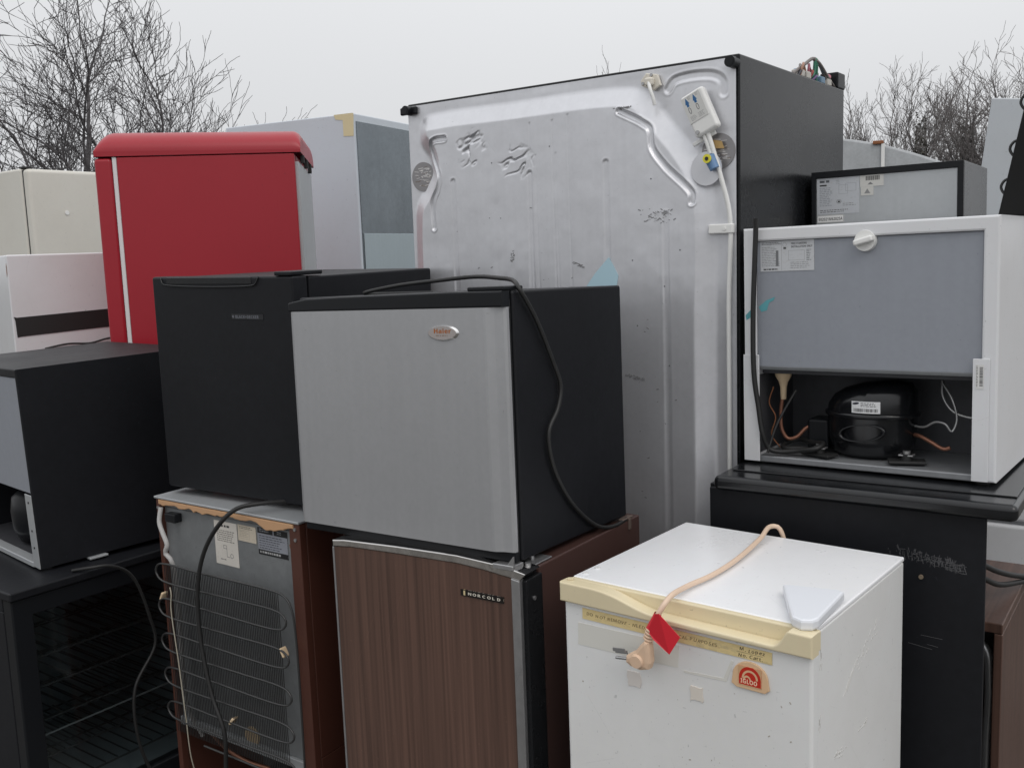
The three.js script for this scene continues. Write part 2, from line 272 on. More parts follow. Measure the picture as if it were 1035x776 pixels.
// ------------------------------------------------------------------ rusty-backed fridge with coil
{
  const w = .511, h = .861, d = .5, zp = -.012;
  const t = thing('coil_back_fridge', 'brown fridge seen from behind with black coil grid, under the matte black fridge', 'fridge', [-.478, .01, -2.094], .6109, -.0048, .0062);
  add(t, 'cabinet', bx(-w, 0, .30, h - .006, -d, -.02, .003), M.brown);
  add(t, 'side_panel', bx(-w, -w + .012, 0, .2995, -d, -.02, .002), M.brown);
  add(t, 'side_panel', bx(-.012, 0, 0, .2995, -d, -.02, .002), M.brown);
  add(t, 'bay_wall', bx(-w + .0125, -.0125, 0, .2995, -d, -.26, .002), M.bay);
  add(t, 'base_plate', bx(-w + .0125, -.0125, 0, .02, -.259, -.02, .002), M.zincDark);
  add(t, 'flange', bx(-w, -w + .016, 0, h - .006, -.0195, 0, .002), M.brown);
  add(t, 'flange', bx(-.034, 0, 0, h - .006, -.0195, 0, .002), M.brown);
  for (const y of [.842, .818]) { add(t, 'screw', cyl(-.014, y, .001, .004, .003, 'z', 10), M.silverTrim); add(t, 'screw', cyl(-w + .008, y - .01, .001, .004, .003, 'z', 10), M.silverTrim); }
  add(t, 'back_panel', bx(-w + .0165, -.0345, .285, h - .018, -.0195, zp, .001), mat([.33, .345, .35], { rough: .42, metal: .5, map: texZinc }));
  add(t, 'panel_crease', bx(-w + .018, -.036, .8315, .8335, zp - .001, zp + .002, .0008), M.zincDark);
  add(t, 'rail', bx(-w + .017, -.035, .262, .284, -.019, -.004, .002), M.steelPale, 'pale metal rail over the compressor bay');
  add(t, 'top_panel', bx(-w - .002, .002, h - .0055, h, -d, .004, .0015), M.steelPale, 'bare pale steel top');
  { // rigid foam squeezed out under the top
    const R = rng(77), top = [], bot = [], n = 60; for (let i = 0; i <= n; i++) { const x = -w + .012 + (w - .03) * i / n, f = i / n; let e = .011 + .003 * R() + .0025 * Math.sin(i * .7); if (f > .24 && f < .46) e += .007 * R(); if (f > .76 && f < .95) e += .015 * Math.sin((f - .76) / .19 * Math.PI) * (.7 + .5 * R()); top.push([x, h - .0075]); bot.push([x, h - .0075 - e]); }
    add(t, 'foam_strip', ext([...bot, ...top.reverse()], zp - .002, .003, .0025), M.foam, 'orange-brown foam squeezed out under the top edge');
  }
  const lb1 = canvasTex(192, 256, (x, W, H) => { paper(x, W, H, '#cfcac2', 3); x.fillStyle = '#333'; x.fillRect(50, 20, 26, 12); x.fillRect(84, 20, 16, 12); x.fillRect(106, 20, 22, 12); greek(x, 20, 52, 150, 6, 12, '#77736d', 4); x.strokeStyle = '#555'; x.lineWidth = 2.5; x.strokeRect(70, 140, 26, 18); x.beginPath(); x.moveTo(96, 150); x.lineTo(96, 206); x.lineTo(120, 206); x.stroke(); x.beginPath(); x.arc(136, 196, 12, 0, 7); x.stroke(); greek(x, 40, 222, 60, 1, 10, '#555', 9); });
  decal(t, 'label', lb1, -.3065, -.2245, .717, .8235, zp + .0004, 'F', .7, -.01);
  const lb2 = canvasTex(160, 96, (x, W, H) => { paper(x, W, H, '#c6bcab', 13); greek(x, 14, 8, 120, 2, 9, '#6f6a60', 14); x.strokeStyle = '#8a8375'; x.strokeRect(12, 30, 90, 50); greek(x, 18, 36, 76, 4, 10, '#9a9283', 15, .3); });
  decal(t, 'label', lb2, -.2205, -.158, .7855, .824, zp + .0006, 'F', .7, -.01);
  const lb3 = canvasTex(256, 160, (x, W, H) => { paper(x, W, H, '#8a8d95', 23); x.fillStyle = '#17181a'; x.fillRect(0, 0, W * .52, 34); x.fillRect(W * .56, 0, W * .44, 34); greek(x, 14, 7, 100, 2, 11, '#8a8d92', 24); greek(x, 170, 7, 40, 2, 11, '#8a8d92', 25); greek(x, 12, 46, 230, 6, 14, '#3c3e46', 26, .35); x.fillStyle = '#17181a'; x.fillRect(0, H - 30, W, 30); greek(x, 12, H - 22, 226, 1, 15, '#aaa', 27, .8); });
  decal(t, 'label', lb3, -.152, -.054, .763, .827, zp + .0004, 'F', .5, -.005);
  add(t, 'rust_spot', ext([[-.047, .792], [-.040, .789], [-.038, .797], [-.042, .803], [-.048, .800]], zp, zp + .0008), M.rust);
  // condenser
  const zc = .03, wires = []; for (let i = 0; i < 66; i++) { const x = -.452 + i * .00606; wires.push(new THREE.BoxGeometry(.0013, .43, .0013).translate(x, .487, zc + .0035)); wires.push(new THREE.BoxGeometry(.0013, .43, .0013).translate(x + .003, .487, zc - .0035)); }
  add(t, 'coil_wires', merge(wires), M.coil).userData.kind = 'stuff';
  const zt = zc + .0062, tp = [[.003, .20, zt], [.006, .40, zt], [.006, .60, zt], [.000, .665, zt], [-.012, .690, zt], [-.03, .701, zt], [-.06, .705, zt]], dy = .0445; let y = .705;
  for (let k = 0; k < 10; k++) {
    const left = k % 2 === 0;
    if (left) { tp.push([-.3, y, zt], [-.455, y, zt], [-.474, y - .006, zt], [-.484, y - dy / 2, zt], [-.474, y - dy + .006, zt], [-.455, y - dy, zt]); }
    else { tp.push([-.2, y, zt], [-.06, y, zt], [-.034, y - .006, zt], [-.022, y - dy / 2, zt], [-.034, y - dy + .006, zt], [-.06, y - dy, zt]); }
    y -= dy;
  }
  tp.push([-.2, y, zt], [-.35, y, zt]);
  add(t, 'condenser_tube', tube(tp, .0026, 620, 7), M.tubeGrey);
  for (const [x, yy, r] of [[-.045, .565, .5], [-.24, .352, -.7], [-.47, .62, -.5]]) { const g = bx(-.0035, .0035, -.013, .010, -.010, .008, .003); g.rotateZ(r); g.translate(x, yy, zc); add(t, 'coil_bracket', g, M.foamPale); }
  add(t, 'putty_patch', cyl(-.225, .298, zp + .002, .024, .004, 'z', 24), M.foamPale, 'round cream patch behind the coil');
  add(t, 'terminal_box', bx(-.468, -.428, .802, .824, zp, .010, .003), M.blackPlastic);
  add(t, 'insulated_line', tube([[-.487, .835, .004], [-.484, .80, .014], [-.468, .775, .018], [-.452, .748, .02], [-.462, .726, .02], [-.446, .712, .018], [-.444, .66, .01], [-.446, .50, .008], [-.444, .33, .008], [-.43, .24, -.02]], .0058, 70, 10), mat([.42, .41, .40], P({ rough: .7 })));
  add(t, 'thin_wire', tube([[-.43, .65, .038], [-.424, .636, .04], [-.43, .60, .04], [-.418, .455, .04], [-.412, .327, .038], [-.423, .177, .02], [-.43, .06, -.03]], .0016, 60, 6), mat([.38, .35, .28], P({ rough: .6 })));
  { const lp = []; for (const [r, yy] of [[.0, .01], [.075, .012], [.082, .05], [.082, .12], [.075, .16], [.05, .185], [.0, .19]]) lp.push(new THREE.Vector2(r, yy)); const g = new THREE.LatheGeometry(lp, 28); g.translate(-.20, .012, -.13); add(t, 'compressor', g, M.blackPlastic); }
  add(t, 'bay_pipe', tube([[-.40, .262, -.02], [-.40, .20, -.06], [-.36, .16, -.09], [-.29, .14, -.12]], .006, 30, 8), M.copper);
  add(t, 'bay_pipe', tube([[-.12, .18, -.11], [-.09, .22, -.06], [-.10, .25, -.03], [-.14, .262, -.015]], .004, 30, 8), M.wireSteel);
}

// ------------------------------------------------------------------ black counter unit on the right
{
  const t = thing('counter_cabinet', 'black cabinet with overhanging glossy black top, under the white open-backed fridge', 'cabinet', [.87, .01, -1.648], .611, .0019);
  add(t, 'body', bx(-.545, -.33, -.01, .926, -.37, -.0415, .003), M.black);
  add(t, 'front_panel', bx(-.585, -.054, -.01, .926, -.041, -.030, .003), M.black, 'black front scuffed with pale scratches near the top');
  add(t, 'corner_post', bx(-.589, -.560, .0, .932, -.062, -.042, .003), M.blackPlastic);
  add(t, 'top_slab', bx(-.565, 0, .927, .9585, -.592, 0, .012), M.blackGloss);
  add(t, 'top_inset', bx(-.545, -.01, .9586, .9615, -.58, -.06, .003), M.blackGloss);
  const R = rng(5), sc = []; for (let k = 0; k < 190; k++) { const x = -.226 + .14 * Math.sqrt(R()) , yy = .858 - .16 * (x + .226) - .020 * R() - .002, l = .002 + .010 * R(), g = new THREE.BoxGeometry(.0004 + .0005 * R(), l, .0004); g.rotateZ(R() < .3 ? 1.5 + (R() - .5) * .5 : (R() - .5) * .7); g.translate(x, yy, -.0298); sc.push(g); }
  for (let k = 0; k < 12; k++) { const g = new THREE.BoxGeometry(.01 + .05 * R(), .0005, .0004); g.rotateZ(-.05 + (R() - .5) * .2); g.translate(-.36 + .28 * R(), .45 + .4 * R(), -.0298); sc.push(g); }
  const scm = add(t, 'scratch_marks', merge(sc), mat([.11, .11, .115], P({ rough: .8 }))); scm.userData.kind = 'stuff';
  add(t, 'screw', cyl(-.163, .798, -.029, .0042, .004, 'z', 14), mat([.22, .17, .12], P({ rough: .5 })));
}

// ------------------------------------------------------------------ white fridge seen from behind, compressor bay open
{
  const w = .494, h = .493, d = .42;
  const t = thing('white_mini_fridge', 'white small fridge turned backwards, showing grey back panel, knob and bare compressor', 'fridge', [.89, .979, -1.773], .6551, .0076, -.0057);
  add(t, 'cabinet', ext([[-w, 0], [-w + .026, 0], [-w + .026, h - .027], [-.028, h - .027], [-.028, 0], [0, 0], [0, h], [-w, h]], -d, 0, .004), M.white);
  add(t, 'back_panel', bx(-w + .0265, -.0285, .199, h - .0275, -.03, -.008, .002), M.zincPanel);
  add(t, 'panel_lip', bx(-w + .027, -.029, .1965, .2045, -.032, -.006, .002), M.zincDark);
  add(t, 'bay_wall', bx(-w + .0265, -.0285, .0, .196, -d + .002, -.20, .002), M.bay);
  add(t, 'bay_ceiling', bx(-w + .0265, -.0285, .186, .1955, -.199, -.033, .002), M.bay);
  for (const [x0, x1] of [[-w + .0262, -w + .0285], [-.0305, -.0282]]) add(t, 'bay_liner', bx(x0, x1, .017, .185, -.199, -.003, .0008), M.bay);
  add(t, 'base_rail', bx(-w + .0265, -.0285, -.002, .012, -.199, -.006, .003), mat([.34, .35, .36], { rough: .4, metal: .4, map: texZinc }));
  add(t, 'flange', bx(-w - .001, -w + .034, .001, .229, .0003, .003, .001), M.white);
  add(t, 'flange', bx(-.042, -.013, .001, .232, .0003, .003, .001), M.white);
  for (const [x, z] of [[-.03, -.03], [-w + .03, -.03], [-.03, -d + .03], [-w + .03, -d + .03]]) add(t, 'foot', cyl(x, -.008, z, .014, .016), M.rubber);
  const lb = canvasTex(512, 288, (x, W, H) => {
    paper(x, W, H, '#bdbfc2', 33); greek(x, 14, 12, 190, 2, 14, '#4a4a4c', 34); greek(x, 14, 56, 180, 12, 16, '#85878a', 35, .4); x.fillStyle = '#6e7072'; x.fillRect(150, 90, 26, 150); greek(x, 30, 262, 150, 1, 16, '#333', 38, .8);
    x.strokeStyle = '#777'; x.lineWidth = 2; x.beginPath(); x.moveTo(205, 8); x.lineTo(205, 280); x.stroke(); x.beginPath(); x.arc(235, 38, 18, 0, 7); x.stroke(); x.fillStyle = '#444'; x.fillRect(224, 62, 26, 18);
    x.fillStyle = '#222'; x.font = 'bold 27px sans-serif'; x.fillText('FREE STANDING', 296, 40, 150); x.fillText('INSTALLATION ONLY', 296, 70, 200); x.strokeRect(272, 96, 150, 92); greek(x, 440, 90, 46, 7, 16, '#77797b', 36, .5); greek(x, 290, 206, 190, 4, 17, '#8a8c8f', 37, .4);
  });
  decal(t, 'label', lb, -.459, -.3445, .403, .465, -.0078, 'F', .6, .006);
  const kn = []; kn.push(cyl(-.241, .4575, -.002, .0215, .010, 'z', 32, .020)); { const g = bx(-.019, .019, -.006, .006, 0, .016, .004); g.rotateZ(.25); g.translate(-.241, .4575, .002); kn.push(g); }
  add(t, 'knob', merge(kn), M.whitePlain, 'round white thermostat cap');
  const bc = canvasTex(64, 192, (x, W, H) => { paper(x, W, H, '#d4d4d2', 43); x.save(); x.translate(W, 0); x.rotate(Math.PI / 2); bars(x, 20, 8, 150, 26, 44); x.restore(); greek(x, 4, 12, 14, 14, 12, '#666', 45, .5); });
  decal(t, 'label', bc, -.0365, -.0225, .176, .2215, .0031, 'F', .6);
  add(t, 'paint_mark', ext([[-.464, .329], [-.447, .343], [-.428, .350], [-.431, .343], [-.441, .338], [-.446, .322], [-.458, .319]], -.0079, -.0074), M.teal, 'smear of teal paint');
  add(t, 'paint_mark', ext([[-.490, .312], [-.478, .324], [-.475, .310], [-.488, .302]], .0002, .0007), M.teal, 'smear of teal paint');
  // compressor: oval pot with overlapping lid
  const cx = -.258, cz = -.105;
  const pot = new THREE.LatheGeometry([[0, .012], [.055, .012], [.078, .024], [.085, .05], [.087, .098], [.092, .100], [.093, .106], [.087, .110]].map(p => new THREE.Vector2(...p)), 40); pot.scale(1.03, 1, .82); pot.translate(cx, 0, cz);
  const comp = add(t, 'compressor', mUV(pot), M.blackGloss);
  const lid = new THREE.LatheGeometry([[.088, .106], [.087, .125], [.080, .146], [.064, .160], [.035, .167], [0, .168]].map(p => new THREE.Vector2(...p)), 40); lid.scale(1.03, 1, .82); { const p = lid.attributes.position; for (let i = 0; i < p.count; i++) { const f = (p.getY(i) - .106) / .06; p.setX(i, p.getX(i) + .016 * f * f); p.setY(i, p.getY(i) + f * p.getX(i) * .10); } } lid.computeVertexNormals(); lid.translate(cx, 0, cz);
  add(comp, 'lid', mUV(lid), M.blackGloss);
  { const g = new THREE.TorusGeometry(1, .1, 8, 40); g.scale(.045, .017, .05); g.rotateZ(.12); g.translate(cx + .0, .070, cz + .068); add(comp, 'pressed_rib', g, M.blackGloss); }
  const cl = canvasTex(192, 96, (x, W, H) => { paper(x, W, H, '#e2e3e4', 53); x.fillStyle = '#223'; x.beginPath(); x.ellipse(30, 18, 24, 9, -.2, 0, 7); x.fill(); greek(x, 64, 10, 110, 3, 13, '#555', 54, .45); bars(x, 16, 58, 160, 28, 55); });
  { const g = new THREE.CylinderGeometry(.0875, .0875, .024, 16, 1, true, -.28, .64); const m = add(comp, 'label', g, printMat(cl, .5)); m.geometry.scale(1.03, 1, .83); m.geometry.translate(cx + .006, .124, cz + .0025); }
  add(t, 'relay_box', bx(cx - .128, cx - .082, .02, .086, cz - .03, cz + .03, .006), M.blackPlastic);
  for (const sx of [-1, 1]) { const g = merge([bx(-.035, .035, .016, .022, -.018, .018, .002), cyl(0, .028, 0, .011, .012), cyl(0, .036, 0, .005, .010)]); g.rotateY(sx * .35); g.translate(cx + sx * .088, 0, cz + .065); add(t, 'mounting_foot', g, M.rubber); add(t, 'bolt', merge([cyl(cx + sx * .088, .0375, cz + .065, .0075, .006, 'y', 6), bx(cx + sx * .088 - .014, cx + sx * .088 + .014, .0305, .0335, cz + .055, cz + .075, .001)]), M.wireSteel); }
  { const g = new THREE.LatheGeometry([[.019, .194], [.017, .178], [.010, .166], [.007, .155], [.006, .128], [.0, .128]].map(p => new THREE.Vector2(...p)), 20); g.translate(-.432, 0, -.06); add(t, 'drain_funnel', g, M.foamPale); }
  add(t, 'copper_pipe', tube([[-.433, .135, -.06], [-.438, .10, -.06], [-.436, .06, -.062], [-.425, .042, -.066], [-.408, .045, -.07], [-.388, .066, -.08], [-.366, .074, -.088], [-.342, .078, -.10]], .0042, 60, 8), M.copper);
  add(t, 'copper_pipe', tube([[-.175, .063, -.10], [-.158, .064, -.085], [-.135, .056, -.075], [-.108, .044, -.07], [-.096, .047, -.07]], .0042, 40, 8), M.copper);
  add(t, 'steel_pipe', tube([[-.178, .082, -.10], [-.15, .082, -.09], [-.128, .094, -.085], [-.108, .092, -.08], [-.096, .078, -.08], [-.088, .10, -.085], [-.098, .14, -.09], [-.118, .17, -.10]], .0026, 60, 7), M.wireSteel);
  add(t, 'steel_pipe', tube([[-.122, .175, -.11], [-.118, .145, -.10], [-.098, .118, -.09], [-.07, .108, -.085], [-.03, .108, -.08]], .0028, 40, 7), M.wireSteel);
  add(t, 'wire_loop', tube([[-.45, .155, -.05], [-.46, .12, -.05], [-.446, .09, -.05], [-.455, .05, -.05], [-.44, .022, -.06]], .0014, 40, 6), M.rust);
  add(t, 'power_cord', tube([[-.459, .512, .016], [-.460, .488, .013], [-.463, .433, .012], [-.468, .31, .012], [-.467, .185, .012], [-.460, .122, .008], [-.452, .06, .004], [-.442, .028, -.006], [-.425, .022, -.012], [-.39, .025, -.02], [-.345, .034, -.02], [-.34, .04, -.045], [-.37, .036, -.07], [-.41, .038, -.09], [-.432, .03, -.07], [-.42, .026, -.035], [-.38, .028, -.034], [-.35, .024, -.03]], .0055, 160, 9), M.cordBlack);
  add(t, 'cord_strap', tube([[-.444, .02, .0], [-.43, .08, -.02], [-.40, .15, -.05]], .003, 30, 6), M.cordBlack);
}

// ------------------------------------------------------------------ small white fridge in front with the tan plug
{
  const w = .44, h = .86, d = .403, f = .032;
  const t = thing('compact_fridge', 'old white compact fridge with cream handle strip, taped note and hanging tan plug', 'fridge', [.436, .011, -1.384], .6844);
  add(t, 'cabinet', bx(-w, 0, .012, .851, -d, -.002, .004), M.whiteOld);
  const top = add(t, 'top', bx(-w, .001, .8515, h, -d, .001, .003), mat([.84, .85, .87], { rough: .28, map: texLight }));
  for (const [x, z] of [[-.428, -.021], [-.426, -.055]]) add(top, 'screw_cover', cyl(x, h + .001, z, .005, .002, 'y', 14), M.whiteOld);
  add(t, 'gasket', bx(-.43, -.004, .055, .822, -.0015, .0055, .001), M.gasketGrey);
  const door = add(t, 'door', bx(-.438, .007, .05, .826, .006, f, .006), M.whiteOld);
  { // cream handle strip with a scooped recess
    const lip = new THREE.Shape(); lip.moveTo(-.441, .8265); lip.lineTo(.010, .8265); lip.lineTo(.010, .861); lip.lineTo(-.026, .862); lip.bezierCurveTo(-.036, .858, -.036, .836, -.055, .8345); lip.lineTo(-.235, .8365); lip.bezierCurveTo(-.30, .8385, -.31, .858, -.375, .8605); lip.lineTo(-.441, .8605);
    const g1 = new THREE.ExtrudeGeometry(lip, { depth: .0215, bevelEnabled: true, bevelSize: .003, bevelThickness: .003, bevelOffset: -.003, bevelSegments: 3, curveSegments: 20 }); g1.translate(0, 0, .0165);
    const back = bx(-.439, .008, .8275, .8595, .0015, .0135, .003); add(door, 'handle_strip', merge([mUV(g1), back]), M.cream, 'yellowed cream plastic handle strip');
    add(door, 'screw_cover', cyl(-.430, .862, .022, .006, .002, 'y', 14), M.cream);
  }
  { const s = [[-.098, .104], [-.088, .110], [-.016, .128], [-.004, .122], [.006, -.006], [.002, -.020], [-.012, -.028], [-.030, -.020]]; const g = ext(s, 0, .017, .004); g.rotateX(-Math.PI / 2); g.translate(0, h + .0012, 0); add(t, 'hinge_cover', mUV(g), M.plasticWhite, 'pale blue-white hinge cover on the corner'); }
  add(t, 'hinge_pin', bx(-.012, .006, .838, .8505, -.002, .014, .002), M.rust);
  const nt = canvasTex(1536, 110, (x, W, H) => { paper(x, W, H, '#dcc791', 63); const g = rng(64); x.fillStyle = '#5d4a2c'; x.strokeStyle = '#5d4a2c'; hand(x, 'DO NOT REMOVE - NEEDED FOR MEDICAL PURPOSES', 36, 66, 41, 65, 0, .6); x.fillStyle = '#3a2d1e'; x.strokeStyle = '#3a2d1e'; hand(x, 'M. Lopez', 1300, 44, 40, 66, .0, 1.4); x.fillRect(1280, 56, 190, 2.5); hand(x, 'No. Cart.', 1290, 98, 40, 67, 0, 1.4); });
  decal(door, 'note_tape', nt, -.399, -.055, .8005, .8195, f + .0004, 'F', .6, .0);
  add(door, 'old_tape', ext([[-.409, .7915], [-.212, .795], [-.215, .757], [-.300, .754], [-.410, .752]], f, f + .0006), M.tapeOld, 'faded strip of old clear tape');
  add(door, 'old_tape', ext([[-.205, .755], [-.135, .7595], [-.122, .792], [-.118, .791], [-.130, .755], [-.204, .7515]], f, f + .0005), M.tapeOld);
  const bit = (cx, cy, s, seed) => { const R = rng(seed), p = []; for (let k = 0; k < 22; k++) { const a = k / 22 * 6.283, q = Math.max(Math.abs(Math.cos(a)), Math.abs(Math.sin(a))); p.push([cx + s * Math.cos(a) / q * (.85 + .25 * R()), cy + s * Math.sin(a) / q * (.85 + .25 * R())]); } return ext(p, f, f + .0015, .0005); };
  add(door, 'paper_scrap', bit(-.298, .717, .0135, 71), mat([.66, .62, .58], P({ rough: .85 })));
  add(door, 'paper_scrap', bit(-.182, .7215, .012, 72), mat([.68, .63, .56], P({ rough: .85 })));
  { // round-topped emblem
    const o = (k, ox = 0, oy = 0) => { const s = []; const cx = -.0895, cy = .772; for (let i = 0; i <= 24; i++) { const a = Math.PI * i / 24; s.push([cx + .029 * k * Math.cos(a), cy + .0255 * k * Math.sin(a)]); } s.push([cx - .031 * k, cy - .014 * k], [cx - .022 * k, cy - .019 * k], [cx + .024 * k, cy - .019 * k], [cx + .031 * k, cy - .013 * k]); return s; };
    const em = add(door, 'emblem', ext(o(1), f, f + .0035, .001), mat([.70, .47, .28], P({ rough: .45 })));
    const et = canvasTex(256, 192, (x, W, H) => { x.fillStyle = '#c9a27a'; x.fillRect(0, 0, W, H); x.fillStyle = '#bd2a17'; x.beginPath(); x.moveTo(6, 186); x.lineTo(6, 112); x.arc(128, 118, 122, Math.PI, 0); x.lineTo(250, 186); x.fill(); x.fillStyle = '#d7ae88'; x.beginPath(); x.moveTo(38, 120); x.arc(128, 120, 90, Math.PI, 0); x.lineTo(196, 120); x.arc(128, 120, 68, 0, Math.PI, true); x.fill(); x.beginPath(); x.arc(96, 132, 44, Math.PI, 0); x.fill(); x.fillStyle = '#bd2a17'; x.beginPath(); x.arc(98, 134, 26, Math.PI, 0); x.fill(); x.font = 'bold 60px sans-serif'; x.fillStyle = '#f0d3b4'; x.fillText('IGLOO', 22, 172, 212); });
    decal(em, 'emblem_face', et, -.108, -.0705, .7595, .7895, f + .0036, 'F', .4);
  }
  const smear = mat([.64, .635, .61], P({ rough: .7 }));
  add(t, 'dirt_smear', ext([[.11, .71], [.14, .735], [.17, .752], [.15, .733], [.13, .716]], 0, .0005).rotateY(Math.PI / 2).translate(.0003, 0, 0), smear);
  { const R = rng(404), gs = []; for (const [z0, y0, n, sz, sy, rot] of [[-.22, .76, 26, .10, .03, .55], [-.10, .62, 18, .05, .015, 0], [-.20, .625, 12, .04, .012, 0], [-.015, .80, 8, .01, .04, 1.4], [-.012, .70, 8, .008, .03, 1.4]]) for (let k = 0; k < n; k++) { const g = new THREE.BoxGeometry(.0004, .0006 + .0014 * R(), .002 + .010 * R()); g.rotateX(rot + (R() - .5) * .5); const q = (R() - .5) * sz; g.translate(.0002, y0 + q * -Math.tan(rot > 1 ? 0 : rot) * .7 + (R() - .5) * sy, z0 + q); gs.push(g); } add(t, 'scuff_mark', merge(gs), mat([.55, .545, .52], P({ rough: .7 }))).userData.kind = 'stuff'; }
  { const R = rng(405), gs = []; for (let k = 0; k < 26; k++) { const g = new THREE.BoxGeometry(.0006 + .002 * R(), .0008 + .003 * R(), .0004); g.rotateZ(R() * 3); g.translate(-.42 + .40 * R(), .40 + .38 * R(), f + .0002); gs.push(g); } add(door, 'chip_mark', merge(gs), mat([.40, .37, .32], P({ rough: .8 }))).userData.kind = 'stuff'; }
  // lead, tag and plug
  const zc = .058;
  const cord = add(t, 'power_cord', tube([[-.215, .55, -.418], [-.225, .75, -.418], [-.232, .848, -.418], [-.242, .876, -.412], [-.252, .879, -.40], [-.245, .872, -.339], [-.230, .868, -.204], [-.228, .8675, -.108], [-.234, .869, -.032], [-.229, .872, .026], [-.228, .866, .048], [-.236, .848, zc], [-.247, .826, zc + .004]], .0046, 120, 12), M.cordTan);
  add(t, 'warning_tag', (() => { const g = ext([[-.231, .856], [-.224, .858], [-.189, .826], [-.206, .796], [-.236, .812], [-.248, .822]], 0, .0012); const p = g.attributes.position; for (let i = 0; i < p.count; i++) p.setZ(i, p.getZ(i) + .005 * Math.sin((p.getX(i) + .24) * 60)); g.computeVertexNormals(); g.translate(0, 0, zc + .011); return g; })(), M.tagRed, 'red tag wrapped round the lead');
  add(t, 'tag_wrap', tube([[-.2345, .851, zc + .001], [-.241, .8385, zc + .002], [-.2485, .824, zc + .004]], .0062, 10, 12), M.tagRed);
  const pl = [];
  for (let k = 0; k < 4; k++) { const g = new THREE.TorusGeometry(.0052 + .0004 * k, .0024, 8, 16); g.rotateX(Math.PI / 2); g.rotateZ(-.42); g.translate(-.2475 - .0012 * k, .823 - .0052 * k, zc + .004); pl.push(g); }
  { const g = ext([[-.2535, .806], [-.2465, .8035], [-.2445, .790], [-.2435, .770], [-.247, .759], [-.262, .7545], [-.279, .757], [-.289, .7625], [-.2885, .7735], [-.279, .780], [-.270, .786], [-.262, .797]], 0, .022, .006); g.translate(0, 0, zc - .006); pl.push(g); }
  { const g = cyl(0, 0, 0, .0125, .006, 'z', 20, .010); g.translate(-.266, .770, zc + .0175); pl.push(g); }
  const plug = add(t, 'plug', merge(pl), M.tan);
  for (const [ox, oy, oz] of [[-.292, .781, .012], [-.294, .774, .002]]) { const g = bx(-.022, .002, -.0032, .0032, -.0008, .0008, .0004); g.rotateZ(.12); g.translate(ox, oy, zc + oz); add(plug, 'prong', g, M.silverTrim); }
  { const g = cyl(-.008, 0, 0, .0026, .022, 'x', 10); g.rotateZ(.12); g.translate(-.292, .766, zc + .008); add(plug, 'prong', g, M.silverTrim); }
  for (const [x, z] of [[-.05, -.04], [-w + .05, -.04], [-.05, -d + .04], [-w + .05, -d + .04]]) add(t, 'foot', cyl(x, .001, z, .018, .022), M.rubber);
}

